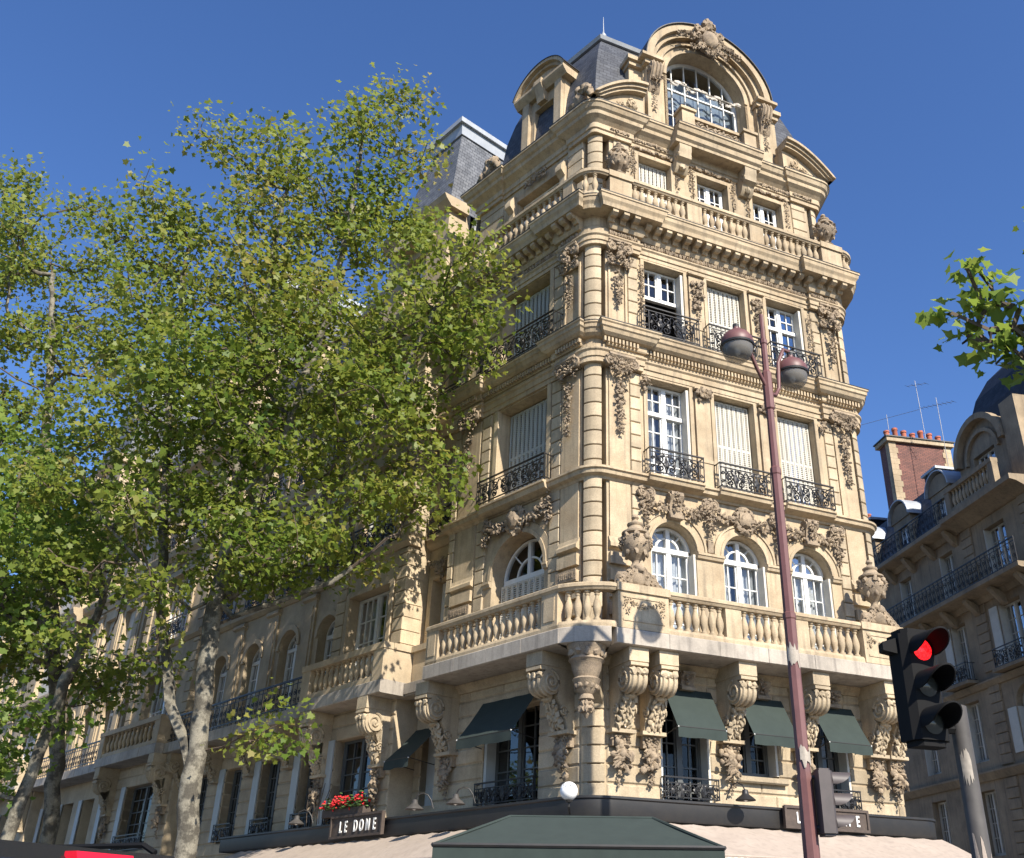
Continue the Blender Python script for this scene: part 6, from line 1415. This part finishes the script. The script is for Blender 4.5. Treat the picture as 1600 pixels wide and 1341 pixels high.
MB().add([FV(.3, 3.42, 1.88), FV(1.4, 3.42, 1.88), FV(1.5, 3.96, 1.28), FV(.2, 3.96, 1.28)], [(0, 1, 2, 3)]).obj('windscreen', dark, V)
MB().prism([FV(.70, .09, 1.89), FV(1.10, .09, 1.89), FV(1.10, .2, 1.89), FV(.70, .2, 1.89)], [FV(.70, .12, 1.955), FV(1.10, .12, 1.955), FV(1.10, .2, 1.955), FV(.70, .2, 1.955)]).obj('high_brake_light', 'redlens', V)
for u in (.02, 1.52): MB().prism([FV(u, -.01, .95), FV(u + .16, -.01, .95), FV(u + .16, .1, .95), FV(u, .1, .95)], [FV(u + .01, .06, 1.5), FV(u + .15, .06, 1.5), FV(u + .15, .17, 1.5), FV(u + .01, .17, 1.5)]).obj('tail_light', 'redlens', V)
MB().box(FV, .05, 1.65, -.08, .03, .42, .62).obj('bumper', 'blackplastic', V); MB().box(FV, .6, 1.1, -.09, -.075, .66, .78).obj('number_plate', 'white', V)
for u in (.14, 1.5): MB().tube([FV(u, .35, 2.0), FV(u, .45, 2.045), FV(u, 2.7, 2.045), FV(u, 2.8, 2.0)], .018, 6).obj('roof_rail', 'blackplastic', V)
for u in (.02, 1.5):
    for n in (.95, 3.95):
        c = FV(u + .09, n, .33); w_ = MB(); ax = Vector((e_.x, e_.y, 0))
        def disc(r, d0, d1, N=20):
            mm = MB(); 
            for d in (d0, d1): mm.v += [tuple(Vector(c) + ax * d + (Vector((h_.x, h_.y, 0)) * math.cos(6.2832 * k / N) + Vector((0, 0, 1)) * math.sin(6.2832 * k / N)) * r) for k in range(N)]
            mm.f = [(k, (k + 1) % N, N + (k + 1) % N, N + k) for k in range(N)] + [tuple(range(N))[::-1], tuple(range(N, 2 * N))]; return mm
        wo_ = disc(.325, -.1, .1).obj('wheel', 'tyre', V, smooth=40); disc(.2, -.112, .112).obj('rim', 'chrome', wo_, smooth=40)
# ------------------------------------------------------------------ trees
LEAF = np.array([(0, 0), (.20, .10), (.50, .02), (.40, .30), (.55, .56), (.27, .62), (0, .98), (-.27, .62), (-.55, .56), (-.40, .30), (-.50, .02), (-.20, .10)])
def make_leaves(cent, dirs, size, g, bias):
    """arrays of palmate leaves; returns mesh arrays"""
    n = len(cent); up = np.array([0, 0, 1.0])
    nrm = up * .42 + np.array(_s) * .42 + g.standard_normal((n, 3)) * .55; nrm /= np.linalg.norm(nrm, axis=1)[:, None]
    d = dirs + g.standard_normal((n, 3)) * .7; d -= nrm * (d * nrm).sum(1)[:, None]; d /= np.linalg.norm(d, axis=1)[:, None] + 1e-9
    s = np.cross(nrm, d); sz = size * g.uniform(.45, 1.4, n); K = len(LEAF)
    fold = np.abs(LEAF[:, 0]) * .35 - LEAF[:, 1] * LEAF[:, 1] * .22
    v = cent[:, None, :] + sz[:, None, None] * (LEAF[None, :, 0, None] * s[:, None, :] + LEAF[None, :, 1, None] * d[:, None, :] + fold[None, :, None] * nrm[:, None, :])
    return v.reshape(-1, 3), K, n
def leaf_object(name, cent, dirs, size, colv, matn, parent, seed):
    g = np.random.default_rng(seed); v, K, n = make_leaves(cent, dirs, size, g, None)
    me = bpy.data.meshes.new(name); me.vertices.add(n * K); me.vertices.foreach_set('co', v.astype(np.float32).ravel())
    me.loops.add(n * K); me.loops.foreach_set('vertex_index', np.arange(n * K, dtype=np.int32)); me.polygons.add(n)
    me.polygons.foreach_set('loop_start', np.arange(0, n * K, K, dtype=np.int32)); me.polygons.foreach_set('loop_total', np.full(n, K, dtype=np.int32))
    me.update(calc_edges=True); at = me.attributes.new('leaf', 'FLOAT', 'POINT'); at.data.foreach_set('value', np.repeat(np.clip(colv, 0, 1), K).astype(np.float32))
    me.materials.append(MAT[matn]); return link(name, me, parent)
def tree(name, label, base, limbs, ells, ncl, per, size, seed, matn='leaf', hole=.0, clr=.55, trunk_r=.33, yellow=None, lowgap=None, clip=None, per_clump=7, cspace=1.15):
    g = np.random.default_rng(seed); t = thing(name, label, 'tree', base)
    nodes = []; par = []; fixr = {}
    for li, (pts, attach) in enumerate(limbs):
        prev = attach
        P = [np.array(p, float) for p in pts]
        for a, b in zip(P[:-1], P[1:]):
            k = max(1, int(np.linalg.norm(b - a) / .45))
            for i in range(k + 1 if a is P[0] and attach < 0 else k):
                f = (i if (a is P[0] and attach < 0) else i + 1) / k
                q = a + (b - a) * f + g.normal(0, .03, 3) * (1 if 0 < f < 1 else 0)
                nodes.append(q); par.append(prev); prev = len(nodes) - 1
    nfix = len(nodes)
    wts = np.array([e[2] for e in ells], float); wts /= wts.sum(); cl = []
    ph = g.uniform(0, 6.28, (7, 3)); fr = g.uniform(.5, 1.5, (7, 3))
    nclump = max(6, int(ncl / per_clump)); centres = []; tries = 0
    while len(centres) < nclump and tries < 60000:
        tries += 1; c, r, _ = ells[g.choice(len(ells), p=wts)]; d = g.standard_normal(3); d /= np.linalg.norm(d); rad = g.random() ** (1 / 2.6)
        p = np.array(c) + d * np.array(r) * rad
        if clip is not None and not clip(p): continue
        if centres and np.min(np.linalg.norm((np.array(centres) - p) * np.array([1, 1, 1.3]), axis=1)) < cspace: continue
        centres.append(p)
    for p in centres:
        s_ = g.uniform(.7, 1.25)
        for _ in range(int(per_clump * g.uniform(.7, 1.3))):
            d = g.standard_normal(3); d /= np.linalg.norm(d); q = p + d * np.array([1.0, 1.0, .55]) * cspace * .72 * s_ * g.random() ** .5; q[2] -= .12 * float((q[0] - p[0]) ** 2 + (q[1] - p[1]) ** 2); cl.append(q)
    cl = np.array(cl); nd = np.array(nodes)
    dist = np.array([np.linalg.norm(nd - p, axis=1).min() for p in cl]); order = np.argsort(dist)
    buf = np.zeros((len(nodes) + len(cl) * 5, 3)); buf[:len(nodes)] = nd; cnt = len(nodes); ends = []; edir = []
    for oi in order:
        p = cl[oi]; D = np.linalg.norm(buf[:cnt] - p, axis=1) + np.maximum(0, buf[:cnt, 2] - p[2] + .3) * .6
        j = int(D.argmin()); q = buf[j]; L = np.linalg.norm(p - q); k = 1 if L < .5 else (2 if L < 1.2 else (3 if L < 2.4 else 4)); prev = j
        for i in range(1, k + 1):
            f = i / k; x = q + (p - q) * f; x[2] -= .10 * L * math.sin(math.pi * f) * .6; x += g.normal(0, .05, 3) * (f < 1)
            buf[cnt] = x; par.append(prev); prev = cnt; cnt += 1
        ends.append(cnt - 1); dd = (p - q) / max(L, 1e-6); edir.append(dd)
    nd = buf[:cnt]; w_ = np.zeros(cnt)
    for e in ends: w_[e] += 1
    for i in range(cnt - 1, -1, -1):
        if par[i] >= 0: w_[par[i]] += w_[i]
    # note: fixed limbs were created in order, so parents precede children
    rad = np.maximum(.007, trunk_r * (w_ / max(1, w_[0])) ** .46)
    big = MB(); small = MB(); ch = [[] for _ in range(cnt)]
    for i in range(cnt):
        if par[i] >= 0: ch[par[i]].append(i)
    # walk chains for continuous tubes
    done = set()
    for s in range(cnt):
        p0 = par[s]
        if p0 >= 0 and ch[p0] and max(ch[p0], key=lambda c: w_[c]) == s: continue
        chain = [p0, s] if p0 >= 0 else [s]
        c = s
        while ch[c]: c = max(ch[c], key=lambda x: w_[x]); chain.append(c)
        if len(chain) < 2: continue
        rr = [float(rad[c]) for c in chain]
        if p0 >= 0: rr[0] = rr[1]
        if s == 0 or p0 < 0: rr[0] *= 1.25
        tgt = big if rr[0] > .045 else small
        tgt.tube([nd[c] for c in chain], rr, 8 if rr[0] > .12 else (5 if rr[0] > .03 else 3), cap=False)
    big.obj('trunk', 'bark', t, smooth=70); small.obj('twigs', 'twig', t, kind='stuff')
    cent = []; dirs = []; col = []
    for e, dd in zip(ends, edir):
        k = int(per * g.uniform(.55, 1.35)); o = nd[e]; ax = dd * .5 + np.array([0, 0, .15])
        off = np.clip(g.standard_normal((k, 3)), -1.5, 1.5) * np.array([clr, clr, clr * .5]); q = o + off + ax * clr * 2.4 * g.uniform(-.6, .7, (k, 1))
        cent.append(q); dirs.append(off / (np.linalg.norm(off, axis=1)[:, None] + 1e-6) + np.array([0, 0, -.35]))
        base_c = g.normal(.42, .17) + (yellow(o) if yellow else 0); col.append(base_c + g.normal(0, .13, k))
    cent = np.vstack(cent); dirs = np.vstack(dirs); col = np.concatenate(col)
    leaf_object('crown', cent, dirs, size, col, matn, t, seed + 1); return t
# big plane tree before the boulevard flank
base1 = (-7.55, 21.1, .15)
limbs1 = [([(-7.55, 21.1, .15), (-7.6, 21.05, 3.3), (-7.75, 21.0, 5.4), (-7.9, 21.0, 7.6), (-7.85, 20.9, 9.6), (-8.0, 20.8, 12.5), (-7.9, 20.6, 16.0), (-7.9, 20.5, 20.0)], -1),
          ([(-7.75, 21.0, 4.6), (-8.5, 21.1, 5.8), (-9.1, 21.2, 7.6), (-9.6, 21.3, 10.2), (-10.2, 21.2, 14.0), (-10.4, 21, 18.0)], 9),
          ([(-7.9, 21.0, 7.5), (-9.3, 20.6, 8.5), (-10.6, 20.3, 9.8), (-11.8, 20.2, 11.6)], 16),
          ([(-7.9, 21.0, 7.6), (-6.5, 20.7, 7.95), (-5.2, 20.3, 8.3), (-4.0, 19.9, 9.2)], 16),
          ([(-7.9, 21.0, 7.8), (-6.9, 20.8, 8.9), (-5.6, 20.4, 10.4), (-4.3, 20.0, 12.6), (-3.4, 19.6, 15.0)], 17),
          ([(-7.85, 20.9, 9.0), (-6.8, 20.3, 11.5), (-6.0, 20, 15.5), (-5.8, 19.9, 20.0), (-5.9, 19.9, 22.0)], 20)]
ells1 = [((-7.0, 20.5, 14.2), (4.3, 3.4, 5.0), 5.2), ((-5.7, 20.2, 19.6), (1.8, 2.0, 3.1), 1.3), ((-9.9, 20.8, 17.6), (2.4, 2.4, 3.2), 1.4), ((-3.3, 19.5, 15.4), (1.55, 1.5, 2.1), .75), ((-4.3, 19.8, 11.6), (1.9, 1.8, 2.6), .9),
         ((-9.8, 20.8, 11.6), (2.8, 2.6, 3.4), 1.5), ((-6.9, 20.4, 9.2), (2.2, 1.8, 1.3), .45), ((-6.3, 20.5, 5.5), (.9, .6, .5), .10), ((-7.6, 20.4, 9.4), (4.0, 2.4, 1.7), 1.5), ((-9.0, 20.2, 7.4), (2.2, 1.3, .8), .35), ((-7.9, 20.5, 19.0), (1.5, 1.5, 2.3), .6)]
tree('plane_tree', 'big leafy plane tree with a pale mottled trunk, before the boulevard facade', base1, limbs1, ells1, 1060, 48, .13, 11, trunk_r=.225, clr=.37, cspace=1.25, yellow=lambda p: .10 * math.sin(p[0] * .9 + p[2] * .5) + .10 * (p[2] > 14), hole=.12)
limbs2 = [([(-13.7, 28.0, .15), (-13.8, 28.0, 4.0), (-14.3, 28.0, 6.6), (-15.0, 27.8, 9.2), (-16.2, 27.6, 13.0), (-17.2, 27.5, 18.0), (-18.3, 27.4, 22.5)], -1),
          ([(-14.3, 28.0, 6.6), (-13.8, 28.0, 7.6), (-13.4, 28, 9.2), (-13.0, 27.8, 11.5)], 14), ([(-15.0, 27.8, 9.2), (-17.5, 27.5, 11.0), (-19.5, 27.3, 14.0)], 20)]
ells2 = [((-18.9, 27.3, 19.4), (3.5, 3.0, 6.9), 3.2), ((-15.8, 27.4, 11.2), (3.0, 2.4, 3.6), 1.5), ((-20.5, 27.2, 12.5), (3.4, 2.6, 4.5), 1.5), ((-14.2, 27.6, 8.2), (2.0, 1.4, 1.2), .35), ((-15.6, 27.6, 16.5), (2.0, 2.0, 3.0), .6)]
tree('plane_tree', 'slim plane tree with a forked pale trunk, farther along the boulevard', (-13.7, 28.0, .15), limbs2, ells2, 720, 46, .15, 23, trunk_r=.21, yellow=lambda p: .08, clr=.40, cspace=1.3)
limbs3 = [([(-12.6, 23.2, .15), (-12.3, 23.2, 3.6), (-11.9, 23.1, 6.2), (-11.4, 23.0, 8.8), (-11.0, 22.8, 11.0)], -1)]
ells3 = [((-13.6, 23.0, 9.6), (2.2, 1.8, 2.4), 1.2), ((-15.2, 23.4, 11.0), (2.2, 1.8, 3.2), 1.2), ((-13.6, 23.2, 5.6), (1.9, 1.2, 1.3), .7)]
tree('plane_tree', 'young plane tree with a thin dark leaning trunk, beyond the black van', (-12.6, 23.2, .15), limbs3, ells3, 260, 40, .155, 31, matn='leaf2', trunk_r=.15, clr=.42)
# plane tree at the right kerb, of which one branch reaches in
limbs4 = [([(5.812, 6.665, 0.150), (5.735, 6.665, 2.685), (5.502, 6.588, 4.080), (5.580, 6.665, 6.173), (5.502, 6.665, 7.723)], -1), ([(5.541, 6.588, 3.925), (4.805, 6.433, 4.700), (4.107, 6.277, 5.126), (3.604, 6.200, 5.436), (3.333, 6.161, 5.708)], 9),
          ([(3.604, 6.200, 5.436), (3.177, 6.200, 5.708), (2.906, 6.200, 5.863)], 23), ([(5.580, 6.665, 6.018), (4.650, 6.433, 6.250), (3.991, 6.277, 6.560)], 15)]
ells4 = [((3.084, 6.2, 5.88), (.28, .27, .17), 1.2), ((3.49, 6.2, 5.59), (.28, .27, .16), 1.1), ((3.193, 6.2, 6.11), (.08, .16, .22), .45), ((3.95, 6.28, 6.56), (.17, .31, .55), 1.0), ((3.84, 6.24, 5.59), (.28, .31, .24), 1.0), ((3.565, 6.2, 5.82), (.24, .24, .16), .5), ((5.5, 6.7, 7.2), (.7, .8, .8), .7)]
tree('plane_tree', 'plane tree at the kerb, its spray of big green leaves before the slate dome', (5.81, 6.66, .15), limbs4, ells4, 130, 8, .105, 47, matn='leaf2', trunk_r=.085, clr=.085, per_clump=4, cspace=.19)
